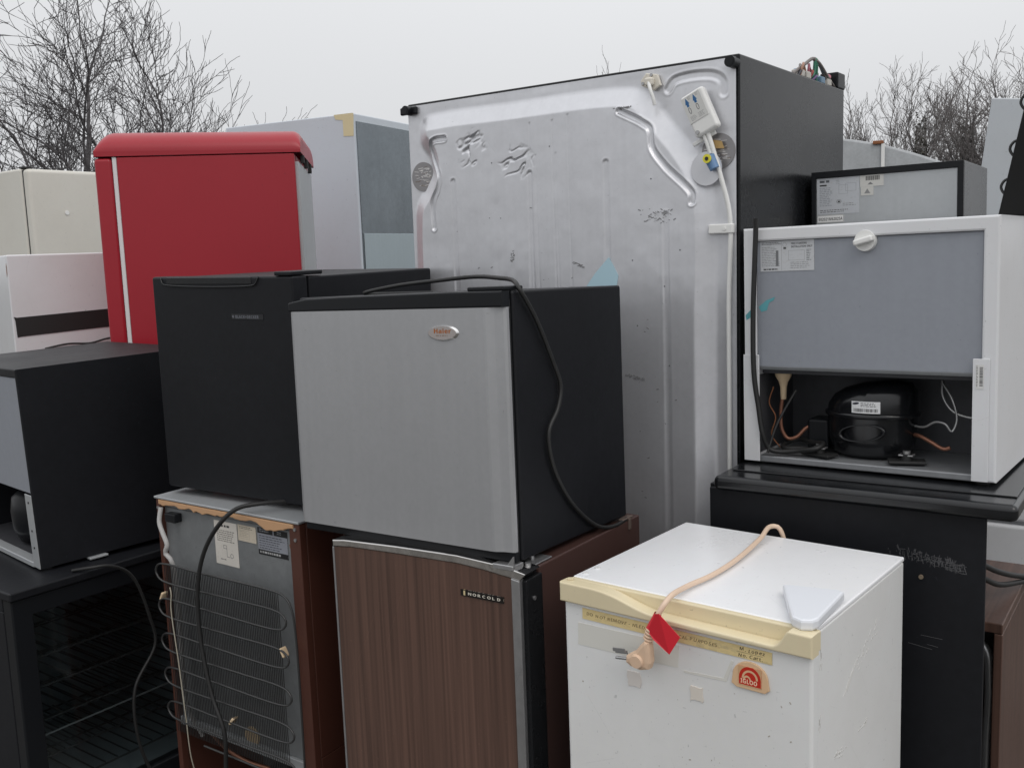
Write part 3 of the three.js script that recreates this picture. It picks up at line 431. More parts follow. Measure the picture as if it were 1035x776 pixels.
// ------------------------------------------------------------------ big fridge turned backwards
{
  const w = .940, h = 1.827, d = .698;
  const t = thing('large_fridge', 'tallest fridge, turned backwards: bare pressed-steel back and glossy black side', 'fridge', [.497, .009, -2.135], .6347, -.004);
  add(t, 'cabinet', bx(-w, 0, -.009, h, -d, -.004, .004), M.blackSide);
  // pressed steel back as a real relief
  const seg = (px, py, a, b) => { const dx = b[0] - a[0], dy = b[1] - a[1], q = Math.max(0, Math.min(1, ((px - a[0]) * dx + (py - a[1]) * dy) / (dx * dx + dy * dy))); return Math.hypot(px - a[0] - q * dx, py - a[1] - q * dy); };
  const poly = (x, y, p) => { let m = 9; for (let i = 0; i + 1 < p.length; i++) m = Math.min(m, seg(x, y, p[i], p[i + 1])); return m; };
  const smooth = (pts, n = 10) => new THREE.CatmullRomCurve3(pts.map(p => new THREE.Vector3(p[0], p[1], 0)), false, 'centripetal').getPoints(n * pts.length).map(p => [p.x, p.y]);
  const raised = smooth([[-.905, .05], [-.905, 1.0], [-.905, 1.50], [-.895, 1.555], [-.862, 1.595], [-.838, 1.64], [-.846, 1.69], [-.875, 1.73], [-.87, 1.765], [-.82, 1.772], [-.60, 1.772], [-.30, 1.770], [-.24, 1.76], [-.20, 1.725], [-.172, 1.69], [-.13, 1.64], [-.09, 1.575], [-.075, 1.52], [-.075, 1.2], [-.075, .05]], 6);
  const inside = (x, y) => { let c = false; for (let i = 0, j = raised.length - 1; i < raised.length; j = i++) { const a = raised[i], b = raised[j]; if ((a[1] > y) !== (b[1] > y) && x < (b[0] - a[0]) * (y - a[1]) / (b[1] - a[1]) + a[0]) c = !c; } return c; };
  const chR = smooth([[-.279, 1.736], [-.222, 1.706], [-.203, 1.69], [-.196, 1.648], [-.166, 1.607], [-.102, 1.543], [-.101, 1.523]]), chL = smooth([[-.796, 1.724], [-.832, 1.722], [-.845, 1.712], [-.841, 1.678], [-.819, 1.63], [-.827, 1.597], [-.842, 1.568], [-.842, 1.498]]);
  const arc = smooth([[-.165, 1.772], [-.15, 1.789], [-.06, 1.790], [-.037, 1.775], [-.034, 1.75]]), ribs = [[-.772, 1.612], [-.531, 1.615], [-.316, 1.624], [-.165, 1.498]];
  const sst = (a, b, v) => { v = Math.max(0, Math.min(1, (v - a) / (b - a))); return v * v * (3 - 2 * v); };
  const pad = smooth([[-.17, 1.72], [-.14, 1.70]]);
  const groove = (dd, r, dep) => dd > r * 1.6 ? 0 : -dep * (1 - sst(r * .55, r, dd)) + dep * .22 * Math.max(0, 1 - Math.abs(dd - r * 1.25) / (r * .3));
  const H = (x, y) => {
    let dd = poly(x, y, raised); dd = inside(x, y) ? dd : -dd;
    const rmp = Math.max(0, Math.min(1, (dd + .026) / .048)); let z = .021 * (rmp < .25 ? rmp * rmp * 2 : rmp - .125) / .875;
    z += groove(poly(x, y, chR), .0078, .0055) + groove(poly(x, y, chL), .0078, .0055) + groove(poly(x, y, arc), .010, .003);
    for (const [rx, ry] of ribs) { const q = seg(x, y, [rx, .2], [rx, ry]); z += groove(q, .009, .0016); }
    const dent = (cx, cy, r, s) => { const q = Math.hypot(x - cx, (y - cy) * 1.3) / r; return q > 1 ? 0 : (1 - q) * -.0065 * Math.max(0, 1 - Math.abs(fbm(x * 2 + 4, y * 3 + 4 - x * 1.2, 15, 2, s) - .5) * 13); };
    z += dent(-.715, 1.685, .06, 201) + dent(-.570, 1.647, .06, 203) + dent(-.70, 1.715, .035, 205) + dent(-.23, 1.13, .03, 207);
    z += .0022 * (fbm(x + 3, y + 3, 5, 2, 211) - .5) + .0009 * (fbm(x + 3, y + 3, 22, 2, 213) - .5);
    for (const [lx, y0, y1, dep] of [[-.526, 1.0, 1.735, .0012], [-.51, 1.0, 1.66, .0008], [-.46, .9, 1.735, .0012], [-.452, .9, 1.66, .0008], [-.416, .9, 1.745, .001], [-.182, .7, 1.50, .0004]]) if (y > y0 && y < y1) z -= dep * Math.max(0, 1 - Math.abs(x - lx - .002 * Math.sin(y * 7)) / .0035);
    const e = Math.min(x + w - .006, -.006 - x, 1.820 - y); z *= sst(0, .02, e);
    return z;
  };
  const pos = [], idx = [], uvs = [];
  for (const [nx, ny, ya, yb] of [[240, 130, .72, 1.30], [440, 244, 1.30, 1.820]]) {   // finer where the pressings are
    const o = pos.length / 3;
    for (let j = 0; j <= ny; j++) for (let i = 0; i <= nx; i++) { const x = -w + .006 + (w - .012) * i / nx, y = ya + (yb - ya) * j / ny; pos.push(x, y, H(x, y) + .001); uvs.push(x, y); }
    for (let j = 0; j < ny; j++) for (let i = 0; i < nx; i++) { const a = o + j * (nx + 1) + i; idx.push(a, a + 1, a + nx + 2, a, a + nx + 2, a + nx + 1); }
  }
  const g = new THREE.BufferGeometry(); g.setAttribute('position', new THREE.Float32BufferAttribute(pos, 3)); g.setAttribute('uv', new THREE.Float32BufferAttribute(uvs, 2)); g.setIndex(idx); g.computeVertexNormals();
  const panel = add(t, 'back_panel', g, M.zinc, 'bare steel back pressed into channels and dented');
  add(t, 'lower_panel', bx(-w + .02, -.02, .02, .7195, -.003, .016, .004), M.zincDark);
  // press marks and dots
  const dots = []; for (let r = 0; r < 6; r++) for (let c = 0; c < 3; c++) dots.push(cyl(-.693 + c * .035, 1.58 - r * .063 - c * .002, .0215, .0014, .001, 'z', 8)); for (const [x, y] of [[-.645, 1.65], [-.47, 1.675], [-.20, 1.58], [-.17, 1.34], [-.24, 1.25], [-.16, 1.16], [-.25, 1.40], [-.13, 1.42]]) dots.push(cyl(x, y, H(x, y) + .001, .0018, .0012, 'z', 8));
  add(panel, 'vent_dots', merge(dots), M.zincDark).userData.kind = 'stuff';
  const scuff = (pts, seed, n, sp) => { const R = rng(seed), gs = []; for (let k = 0; k < n; k++) { const q = R() * (pts.length - 1), i = Math.floor(q), f = q - i, x = pts[i][0] + (pts[i + 1][0] - pts[i][0]) * f + (R() - .5) * sp, y = pts[i][1] + (pts[i + 1][1] - pts[i][1]) * f + (R() - .5) * sp; const s = .0006 + .0016 * R(); const b = new THREE.BoxGeometry(s * 3.2, s, .0006); b.rotateZ((R() - .5) * 1.4); b.translate(x, y, H(x, y) + .0013); gs.push(b); } return merge(gs); };
  for (const [pts, s, n, sp] of [[[[-.41, 1.398], [-.38, 1.384]], 3, 34, .005], [[[-.275, 1.135], [-.225, 1.125]], 4, 46, .007], [[[-.588, 1.428], [-.592, 1.405]], 5, 20, .010], [[[-.22, 1.50], [-.155, 1.495]], 6, 46, .03], [[[-.29, 1.741], [-.25, 1.742]], 7, 30, .004], [[[-.62, .95], [-.25, 1.0], [-.3, 1.3], [-.7, 1.5]], 8, 46, .3]]) { const o = add(panel, 'scuff_mark', scuff(pts, s, n, sp), mat([.20, .20, .205], P({ rough: .7 }))); o.userData.kind = 'stuff'; }
  add(panel, 'paint_mark', ext([[-.376, 1.30], [-.374, 1.343], [-.350, 1.372], [-.313, 1.408], [-.304, 1.395], [-.288, 1.366], [-.292, 1.345], [-.30, 1.30]], .0225, .0234), M.skyBlue, 'faded blue arrow sticker');
  // foil patches
  const ft = s => canvasTex(128, 128, (x, W, H) => { const R = rng(s); x.fillStyle = '#8d8b8c'; x.fillRect(0, 0, W, H); for (let k = 0; k < 46; k++) { x.strokeStyle = R() > .35 ? '#e0ddda' : '#6d5f56'; x.lineWidth = 1 + 2 * R(); x.beginPath(); const px = 20 + 88 * R(), py = 14 + 80 * R(); x.moveTo(px, py); x.lineTo(px + 8 * (R() - .5), py + 6 + 24 * R()); x.stroke(); } });
  for (const [x, y, s] of [[-.889, 1.634, 5], [-.046, 1.628, 9]]) { const dg = new THREE.CylinderGeometry(.0385, .0385, .0015, 36); dg.rotateX(Math.PI / 2); dg.translate(x, y, .0026 + H(x, y)); add(panel, 'foil_patch', dg, printMat(ft(s), .3, .5)); }
  { const dg = cyl(-.066, 1.592, .0145, .036, .002, 'z', 36); dg.translate(0, 0, .006); add(panel, 'foil_patch', dg, M.zinc); }
  for (const x of [-w + .016, -.010]) add(t, 'bumper', merge([cyl(x, 1.808, .010, .012, .03, 'z', 20), cyl(x, 1.808, .024, .0085, .004, 'z', 16), bx(x < -.5 ? x - .03 : x - .005, x < -.5 ? x + .026 : x + .006, 1.798, 1.818, .001, .012, .004)]), M.blackPlastic);
  // connector box with cable
  { const b = []; const r = .42; const q = (gg) => { gg.rotateZ(r); gg.translate(-.078, 1.712, .014); return gg; };
    const box = add(t, 'connector_box', q(bx(-.0275, .030, -.050, .046, 0, .022, .007)), M.whitePlain, 'white plastic connector box with blue arrows');
    add(box, 'bracket', q(bx(-.046, .012, -.058, -.049, 0, .006, .002)), M.whitePlain); add(box, 'screw', q(cyl(-.018, -.040, .0235, .0045, .003, 'z', 12)), M.silverTrim);
    const lt = canvasTex(160, 208, (x, W, H) => { x.fillStyle = '#c9c9c6'; x.fillRect(0, 0, W, H); for (const ox of [20, 88]) { x.fillStyle = '#2b5f8f'; x.beginPath(); x.moveTo(ox + 18, 8); x.lineTo(ox + 36, 58); x.lineTo(ox + 28, 58); x.lineTo(ox + 28, 80); x.lineTo(ox + 8, 80); x.lineTo(ox + 8, 58); x.lineTo(ox, 58); x.fill(); x.strokeStyle = '#444'; x.lineWidth = 4; x.beginPath(); x.ellipse(ox + 18, 112, 9, 24, 0, 0, 7); x.stroke(); greek(x, ox + 34, 8, 24, 3, 9, '#888', ox, .4); greek(x, ox, 158, 50, 4, 10, '#888', ox + 1, .4); } });
    const lg = new THREE.BoxGeometry(.045, .058, .0008); lg.translate(-.0025, .012, .0226); add(box, 'label', q(lg), printMat(lt, .6)); }
  add(t, 'cable', merge([tube([[-.062, 1.672, .024], [-.050, 1.635, .024], [-.032, 1.569, .020], [-.018, 1.506, .014], [-.015, 1.464, .012], [-.017, 1.40, .010], [-.020, 1.315, .010], [-.020, 1.1, .010], [-.020, .80, .010]], .0052, 90, 10), tube([[-.072, 1.668, .024], [-.062, 1.645, .024], [-.054, 1.622, .024]], .005, 20, 10)]), M.whitePlain, 'white cable clipped down the right edge');
  add(t, 'wire_cap', (() => { const gg = cyl(0, 0, 0, .0105, .030, 'y', 16, .0125); gg.rotateZ(.45); gg.translate(-.049, 1.603, .030); return gg; })(), mat([.13, .24, .42], P({ rough: .4 })), 'blue wire cap');
  add(t, 'cap_disc', merge([cyl(-.054, 1.611, .0435, .0095, .003, 'z', 20)]), mat([.72, .66, .05], P({ rough: .4 })), 'yellow disc on the blue wire cap');
  add(t, 'cap_pin', cyl(-.054, 1.611, .0455, .004, .002, 'z', 14), M.rubber);
  add(t, 'tape_scrap', ext([[-.068, 1.655], [-.034, 1.648], [-.028, 1.632], [-.06, 1.635]], .012, .013), mat([.45, .30, .12], P({ rough: .7 })), 'scrap of brown tape');
  add(t, 'cable_clip', merge([bx(-.064, -.008, 1.452, 1.473, .004, .019, .003), cyl(-.026, 1.4625, .0195, .004, .003, 'z', 12)]), M.whitePlain);
  { const q = []; const s = [[-.214, 1.812], [-.186, 1.806], [-.178, 1.782], [-.196, 1.772], [-.226, 1.786], [-.228, 1.797]]; q.push(ext(s, .003, .012, .002), bx(-.212, -.192, 1.782, 1.800, .011, .026, .005)); const gr = add(t, 'cable_gland', merge(q), mat([.68, .64, .56], P({ rough: .5 })), 'cream cable gland with a cut wire'); add(gr, 'cut_wire', tube([[-.202, 1.790, .022], [-.194, 1.772, .03], [-.187, 1.752, .03], [-.185, 1.738, .028]], .0042, 24, 8), M.whitePlain); for (const [x, y] of [[-.200, 1.806], [-.221, 1.790]]) add(gr, 'screw', cyl(x, y, .0135, .0035, .003, 'z', 10), M.silverTrim); }
  // cut loom on the top edge
  const cols = [[.30, .06, .05], [.05, .22, .14], [.16, .14, .13], [.34, .10, .13], [.13, .08, .20], [.5, .48, .44], [.14, .24, .34], [.36, .20, .14], [.04, .04, .05]], R = rng(31);
  const big = [[[-.01, h, -.34], [-.012, h + .03, -.42], [-.012, h + .056, -.498], [-.012, h + .045, -.54], [-.014, h + .012, -.60], [-.015, h - .0, -.64]], [[-.02, h, -.46], [-.014, h + .02, -.50], [-.010, h + .055, -.50], [-.012, h + .04, -.515], [-.02, h + .0, -.53]], [[-.012, h, -.66], [-.01, h + .02, -.60], [-.008, h + .048, -.52], [-.012, h + .054, -.49]]];
  big.forEach((b, i) => add(t, 'loom_wire', tube(b, .0042, 40, 7), mat(cols[[2, 1, 2][i]], P({ rough: .5 }))));
  for (let k = 0; k < 22; k++) { const z = -.37 - .27 * R(), x = -.008 - .04 * R(), s = .012 + .03 * R(); add(t, 'loom_wire', tube([[x, h - .001, z], [x + .01 * R(), h + s * .8, z - .03 * R()], [x - .01, h + s, z - .03 - .03 * R()], [x - .01, h - .001, z - .06 - .03 * R()]], .0028 + .0016 * R(), 16, 6), mat(cols[k % cols.length], P({ rough: .5 }))); }
  for (const [z, c] of [[-.40, 5], [-.445, 5], [-.55, 6], [-.60, 5]]) add(t, 'loom_plug', bx(-.03, -.006, h + .0005, h + .018, z - .016, z + .014, .003), mat(cols[c], P({ rough: .5 })));
  add(t, 'hinge_block', bx(-.05, -.001, h + .0005, h + .042, -d - .012, -d + .048, .004), M.blackPlastic);
}

// ------------------------------------------------------------------ fridge at the left edge, seen from behind
{
  const w = .6, h = .521, d = .50;
  const t = thing('mini_fridge', 'black small fridge at left edge with open compressor bay, on the glass-door cooler', 'fridge', [-1.235, .672, -2.455], .7756, .0101, .0249);
  add(t, 'cabinet', ext([[-w, 0], [-w + .018, 0], [-w + .018, h - .022], [-.008, h - .022], [-.008, 0], [0, 0], [0, h], [-w, h]], -d, 0, .003), M.black);
  add(t, 'back_panel', bx(-w + .0185, -.0085, .198, h - .0225, -.03, -.003, .002), M.zincPanel);
  add(t, 'bay_wall', bx(-w + .0185, -.0085, 0, .1975, -d + .002, -.22, .002), M.bay);
  add(t, 'flange', bx(-.042, -.0005, .0, .196, .0004, .003, .001), M.steelPale, 'bright metal strip beside the compressor bay');
  for (const y of [.175, .10, .055]) add(t, 'screw', cyl(-.02, y, .0035, .003, .002, 'z', 10), M.rubber);
  add(t, 'base_plate', bx(-w + .0185, -.0085, -.002, .004, -.219, -.026, .001), M.bay);
  add(t, 'base_rail', bx(-w + .0185, -.043, -.002, .012, -.025, .004, .002), M.steelPale);
  const lp = [[0, .014], [.07, .014], [.085, .05], [.087, .10], [.08, .14], [.05, .165], [0, .17]].map(p => new THREE.Vector2(...p)); const lg = new THREE.LatheGeometry(lp, 30); lg.translate(-.27, 0, -.12); add(t, 'compressor', lg, M.blackPlastic);
  add(t, 'copper_pipe', tube([[-.17, .085, -.08], [-.13, .08, -.06], [-.10, .075, -.05]], .005, 20, 8), M.copper);
  add(t, 'pipe_cap', cyl(-.088, .073, -.048, .009, .03, 'x', 14), M.foamPale);
  add(t, 'bolt', merge([cyl(-.11, .022, -.05, .008, .014, 'y', 8), cyl(-.16, .13, -.05, .004, .05, 'x', 8)]), M.wireSteel);
  for (const [x, z] of [[-.03, -.03], [-w + .03, -.03], [-.03, -d + .03], [-w + .03, -d + .03]]) add(t, 'foot', cyl(x, -.004, z, .014, .010), M.rubber);
  add(t, 'hinge_plate', bx(-.03, .014, -.007, -.001, -.17, -.12, .002), M.steelPale);
  const Ig = new THREE.Group(); Ig.position.set(-1.236, -.013, -2.296); Ig.rotation.y = -.6366; scene.add(Ig); Ig.updateMatrixWorld(true);
  const c = add(Ig, 'power_cord', tube([[-.02, .682, -.17], [.02, .688, -.20], [.035, .684, -.24], [.035, .643, -.298], [.035, .505, -.344], [.035, .432, -.352], [.035, .334, -.282], [.035, .208, -.275], [.035, .093, -.303], [.05, .02, -.33]], .0045, 90, 8), M.cordBlack); t.attach(c); scene.remove(Ig);
}

// ------------------------------------------------------------------ glass-door cooler below it
{
  const w = .60, h = .677, d = .62;
  const t = thing('glass_door_cooler', 'black drinks cooler with dark glass door and wire racks, bottom left corner', 'cooler', [-1.236, -.013, -2.296], .6366);
  const wall = .035;
  add(t, 'cabinet', merge([bx(-w, -.048, .014, .05, -d, 0, .003), bx(-w, -.048, .62, .654, -d, 0, .003), bx(-w, -w + wall, .0505, .6195, -d, 0, .003), bx(-w + wall + .0005, -.048, .0505, .6195, -wall, 0, .003), bx(-w + wall + .0005, -.048, .0505, .6195, -d, -d + wall, .003)]), M.black);
  add(t, 'top', bx(-w, .006, .6545, h, -d, .006, .005), M.black);
  const fr = .052, frame = new THREE.Shape([[0, .014], [d, .014], [d, .652], [0, .652]].map(p => new THREE.Vector2(...p))); frame.holes.push(new THREE.Path([[fr, .07], [d - fr, .07], [d - fr, .605], [fr, .605]].map(p => new THREE.Vector2(...p))));
  const fg = new THREE.ExtrudeGeometry(frame, { depth: .034, bevelEnabled: true, bevelSize: .004, bevelThickness: .004, bevelOffset: -.004, bevelSegments: 2 }); fg.rotateY(Math.PI / 2); fg.translate(-.042, 0, 0);
  const door = add(t, 'door', mUV(fg), M.blackPlastic);
  const glass = new THREE.MeshPhysicalMaterial({ transmission: 1, thickness: 0, roughness: .06, metalness: 0, ior: 1.5 }); glass.color.setRGB(.80, .84, .85);
  add(door, 'pane', bx(-.024, -.018, .066, .609, -d + fr - .004, -fr + .004, .001), glass, 'dark smudged glass pane');
  const liner = mat([.16, .18, .19], { rough: .5 });
  add(t, 'liner', merge([bx(-w + wall + .001, -.05, .051, .054, -d + wall + .001, -wall - .001, .001), bx(-w + wall + .001, -w + wall + .004, .0545, .619, -d + wall + .001, -wall - .001, .001), bx(-w + wall + .0045, -.05, .0545, .619, -d + wall + .001, -d + wall + .004, .001)]), liner);
  for (const y of [.47, .39, .30, .20, .11]) {
    const gs = []; for (let k = 0; k < 15; k++) gs.push(cyl(-.31, y, -.06 - k * .036, .0026, .47, 'x', 6)); for (const x of [-.075, -.30, -.54]) gs.push(cyl(x, y - .005, -.31, .0032, .53, 'z', 6)); add(t, 'wire_rack', merge(gs), M.coil);
  }
  add(t, 'rack_front', bx(-.075, -.07, .255, .259, -d + .05, -.05, .001), M.wireSteel);
  for (const [x, z] of [[-.06, -.05], [-w + .05, -.05], [-.06, -d + .05], [-w + .05, -d + .05]]) add(t, 'foot', cyl(x, .0135, z, .02, .0), M.rubber);
}

// ------------------------------------------------------------------ red rounded fridge
{
  const w = .578, h = 1.80, d = .59;
  const t = thing('red_fridge', 'tall bright red fridge with rounded top, seen from the side', 'fridge', [-.706, .004, -3.38], -.12);
  add(t, 'cabinet', bx(-w, 0, -.004, h - .004, -d + .025, 0, .004), M.red);
  add(t, 'back_panel', bx(-.004, .012, .02, h - .03, -d + .02, -.02, .003), M.steelPale, 'grey metal rear edge');
  add(t, 'gasket', bx(-w - .015, -w - .0005, .02, h - .002, -d + .03, -.002, .003), M.gasket, 'pale door seal');
  add(t, 'door', bx(-w - .072, -w - .0155, .02, h - .006, -d, .003, .012), M.red);
  { // domed cap: rolls over at the front, back and door end, cut off square at the rear
    const nx = 70, nz = 50, x0 = -w - .070, x1 = .022, z0 = -d, z1 = .003, P0 = [], I0 = [], rnd = (e, r) => { e = Math.max(0, Math.min(1, e / r)); return Math.sqrt(1 - (1 - e) * (1 - e)); };
    const sp = f => .5 - .5 * Math.cos(Math.PI * f);
    for (let j = 0; j <= nz; j++) for (let i = 0; i <= nx; i++) { const x = x0 + (x1 - x0) * sp(i / nx), z = z0 + (z1 - z0) * sp(j / nz); P0.push(x, h + .016 + .070 * rnd(x - x0, .055) * rnd(Math.min(z - z0, z1 - z), .10) * (.55 + .45 * rnd(x1 - x, .03)) - (x - x0) * .012, z); }
    for (let j = 0; j < nz; j++) for (let i = 0; i < nx; i++) { const q = j * (nx + 1) + i; I0.push(q, q + nx + 1, q + 1, q + 1, q + nx + 1, q + nx + 2); }
    const top = new THREE.BufferGeometry(); top.setAttribute('position', new THREE.Float32BufferAttribute(P0, 3)); top.setIndex(I0); top.setAttribute('uv', new THREE.Float32BufferAttribute(new Float32Array(P0.length / 3 * 2), 2)); top.computeVertexNormals();
    // rim below the dome and the closing rear wall
    const wallP = [], ring = []; for (let i = 0; i <= nx; i++) ring.push(nz * (nx + 1) + i); for (let j = nz; j >= 0; j--) ring.push(j * (nx + 1) + nx); for (let i = nx; i >= 0; i--) ring.push(i); for (let j = 0; j <= nz; j++) ring.push(j * (nx + 1));
    for (let k = 0; k + 1 < ring.length; k++) { const A = ring[k] * 3, B = ring[k + 1] * 3, a = [P0[A], P0[A + 1], P0[A + 2]], b = [P0[B], P0[B + 1], P0[B + 2]], a2 = [a[0], h - .001, a[2]], b2 = [b[0], h - .001, b[2]]; wallP.push(...a, ...a2, ...b, ...b, ...a2, ...b2); }
    const wg = new THREE.BufferGeometry(); wg.setAttribute('position', new THREE.Float32BufferAttribute(wallP, 3)); wg.setAttribute('uv', new THREE.Float32BufferAttribute(new Float32Array(wallP.length / 3 * 2), 2)); wg.computeVertexNormals();
    add(t, 'top_cap', mUV(merge([top, wg])), M.red, 'rounded red top cap');
  }
  for (let k = 0; k < 3; k++) add(t, 'clip', bx(.012, .026, h - .03 - .004 * k, h - .003, -.10 - .16 * k, -.085 - .16 * k, .002), M.rubber);
  add(t, 'rating_label', bx(.0121, .0128, 1.16, 1.28, -.50, -.40, .0002), M.whitePlain);
}

// ------------------------------------------------------------------ tall white fridge behind the red one
{
  const w = .70, h = 2.053, d = .65;
  const t = thing('tall_white_fridge', 'tall white fridge with yellow tape on its corner, behind the red fridge', 'fridge', [-.63, 0, -4.269], .4498);
  add(t, 'cabinet', bx(-w, 0, 0, h, -d, 0, .006), mat([.55, .60, .655], { rough: .35, map: texLight }));
  add(t, 'rear_panel', bx(0, .004, .02, h - .032, -d + .01, -.014, .002), mat([.22, .25, .27], { rough: .2, metal: .75, map: texZinc, bump: .00012 }), 'smooth grey metal rear with cloudy reflections');
  add(t, 'lower_panel', bx(.0042, .007, .02, 1.548, -d + .02, -.022, .002), mat([.40, .47, .50], { rough: .35, metal: .3, map: texSteel }));
  add(t, 'tape', ext([[-.10, h + .0004], [-.003, h + .0006], [.0012, h - .002], [-.004, h - .095], [-.055, h - .092], [-.055, h - .025], [-.092, h - .020]], .0004, .0016), M.tapeCream, 'torn yellow tape on the top corner');
}

// ------------------------------------------------------------------ left-edge white fridges
{
  const t = thing('white_upright_fridge', 'white fridge with a black tape strip, left of the red fridge', 'fridge', [-1.824, 0, -3.60], .95);
  const h = 1.50, d = .62, w = .5;
  add(t, 'cabinet', bx(-w, 0, 0, h, -d, 0, .006), M.whiteCool);
  { const sh = ext([[.03, 1.201], [.012, 1.199], [.010, 1.262], [.006, 1.274], [.016, 1.271], [.30, 1.283], [.56, 1.292], [.56, 1.224], [.30, 1.214]], 0, .0025); sh.rotateY(Math.PI / 2); sh.translate(.0002, 0, 0); add(t, 'tape_strip', sh, M.tapeBlack, 'wide strip of black tape'); }
  add(t, 'wire_scrap', tube([[.006, 1.150, -.10], [.012, 1.162, -.18], [.008, 1.158, -.26], [.016, 1.172, -.33], [.006, 1.160, -.40]], .004, 40, 6), M.rubber);
  add(t, 'edge_rust', ext([[-.012, 1.42], [-.002, 1.43], [-.002, 1.46], [-.008, 1.47]], .0002, .0008), M.rust);
}
{
  const t = thing('cream_fridge', 'cream fridge at far left, behind the white one with black tape', 'fridge', [-2.275, 0, -4.78], .62);
  const h = 1.927, w = .62, d = .65;
  add(t, 'cabinet', bx(-.055, 0, 0, h, -d, 0, .02), M.creamPaint);
  add(t, 'door', bx(-w, -.062, .02, h + .004, -d, .002, .012), M.creamPaint);
  add(t, 'gasket', bx(-.0618, -.0555, .02, h - .004, -d + .02, -.006, .001), M.gasketGrey);
  add(t, 'screw_cap', cyl(.001, 1.72, -.18, .011, .006, 'x', 14), M.whitePlain);
  add(t, 'hinge_cover', bx(-.085, -.045, h + .0045, h + .014, -.05, -.004, .003), M.rubber);
}

// ------------------------------------------------------------------ right background fridges
{
  const w = .343, d = .347, h = 1.001;
  const t = thing('black_framed_fridge', 'narrow fridge with black edges and pale labelled back, behind the white open-backed one', 'fridge', [1.045, .606, -2.245], .5894, .0084);
  add(t, 'cabinet', bx(-w, 0, 0, h, -d, -.006, .003), M.blackSide);
  add(t, 'frame', ext([[-w, .01], [0, .01], [0, h], [-w, h]], -.0055, .004, .001, [[-w + .010, .05], [-.013, .05], [-.013, h - .015], [-w + .010, h - .015]]), M.blackPlastic);
  add(t, 'back_panel', bx(-w + .0105, -.0135, .051, h - .0155, -.0055, -.001, .001), M.steelPale);
  const l1 = canvasTex(288, 288, (x, W, H) => { paper(x, W, H, '#b9bcc0', 83); greek(x, 18, 16, 80, 1, 26, '#55585c', 84, .7); x.fillStyle = '#333'; x.fillRect(18, 50, 48, 12); greek(x, 16, 74, 90, 11, 14, '#90949a', 85, .5); x.strokeStyle = '#8a8d92'; x.lineWidth = 2; x.strokeRect(150, 60, 60, 70); x.strokeRect(196, 50, 70, 60); greek(x, 130, 20, 30, 3, 14, '#8a8d92', 86, .3); x.strokeStyle = '#333'; x.beginPath(); x.arc(150, 190, 15, 0, 7); x.stroke(); x.fillStyle = '#333'; x.fillRect(143, 184, 14, 14); greek(x, 176, 206, 100, 2, 14, '#777', 87, .3); greek(x, 20, 252, 200, 2, 14, '#555', 88, .4); });
  decal(t, 'label', l1, -.330, -.230, h - .103, h - .0165, -.0008, 'F', .6);
  const l2 = canvasTex(192, 192, (x, W, H) => { paper(x, W, H, '#c8c7c2', 93); bars(x, 46, 16, 110, 74, 94); x.fillStyle = '#777'; x.beginPath(); x.moveTo(60, 160); x.lineTo(84, 116); x.lineTo(108, 160); x.fill(); });
  decal(t, 'label', l2, -.228, -.174, h - .043, h - .0165, -.0006, 'F', .6);
  decal(t, 'label', canvasTex(64, 64, (x, W, H) => { paper(x, W, H, '#c8c7c2', 95); x.fillStyle = '#888'; x.beginPath(); x.moveTo(16, 50); x.lineTo(32, 14); x.lineTo(48, 50); x.fill(); }), -.226, -.197, h - .0635, h - .0432, -.0006, 'F', .6);
  decal(t, 'label', canvasTex(256, 72, (x, W, H) => { x.fillStyle = '#e4e4e2'; x.fillRect(0, 0, W, H); x.strokeStyle = '#777'; x.lineWidth = 3; x.strokeRect(4, 4, W - 8, H - 8); x.fillStyle = '#555'; x.font = 'bold 40px sans-serif'; x.fillText('E02021M62025A', 12, 52, 230); }), -.330, -.266, h - .123, h - .1045, -.0006, 'F', .6);
}
{
  const t = thing('white_upright_fridge', 'white fridge leaning slightly behind the black-edged one, at right edge', 'fridge', [2.22, 0, -3.95], .50, -.12);
  add(t, 'cabinet', bx(-.5, .1, .01, 1.945, -.5, 0, .006), mat([.50, .53, .56], { rough: .35, map: texLight }));
  add(t, 'door_seam', bx(-.497, .097, .01, 1.948, -.44, -.43, .004), M.gasketGrey);
}
{ // black piece standing on the white fridge
  const t = thing('black_coil_unit', 'black slanting unit with tube loops, on top of the white open-backed fridge', 'coil unit', [.89, .979, -1.773], .6551, .0076, -.0057);
  add(t, 'body', ext([[-.060, .494], [.10, .494], [.18, .88], [.020, .88]], -.40, -.27, .006), mat(.010, P({ rough: .6, specularIntensity: .35 })));
  for (const y of [.555, .63, .72]) { const x = -.060 + (y - .494) * .2; add(t, 'tube_loop', tube([[x + .016, y - .018, -.285], [x + .002, y - .016, -.283], [x - .008, y, -.282], [x - .001, y + .014, -.282], [x + .02, y + .019, -.285]], .0028, 30, 7), M.coil); }
}
{ // walnut box fridge, low at the right edge
  const t = thing('wood_grain_fridge', 'low wood-grain fridge at bottom right edge, beside the black cabinet', 'fridge', [1.040, 0, -2.022], .611);
  const w = .42, h = .603, d = .46;
  add(t, 'cabinet', merge([bx(-w, 0, .58, h, -d, 0, .003), bx(-.018, 0, .0, .5795, -d, 0, .003), bx(-w, -w + .018, 0, .5795, -d, 0, .003)]), M.woodSide);
  add(t, 'recessed_back', bx(-w + .0185, -.0185, 0, .5795, -d + .01, -.07, .002), M.rubber);
  add(t, 'side_pipe', tube([[-.03, .10, -.03], [-.03, .30, -.03], [-.028, .46, -.03], [-.04, .53, -.035], [-.10, .55, -.05]], .011, 40, 10), M.wireSteel);
}
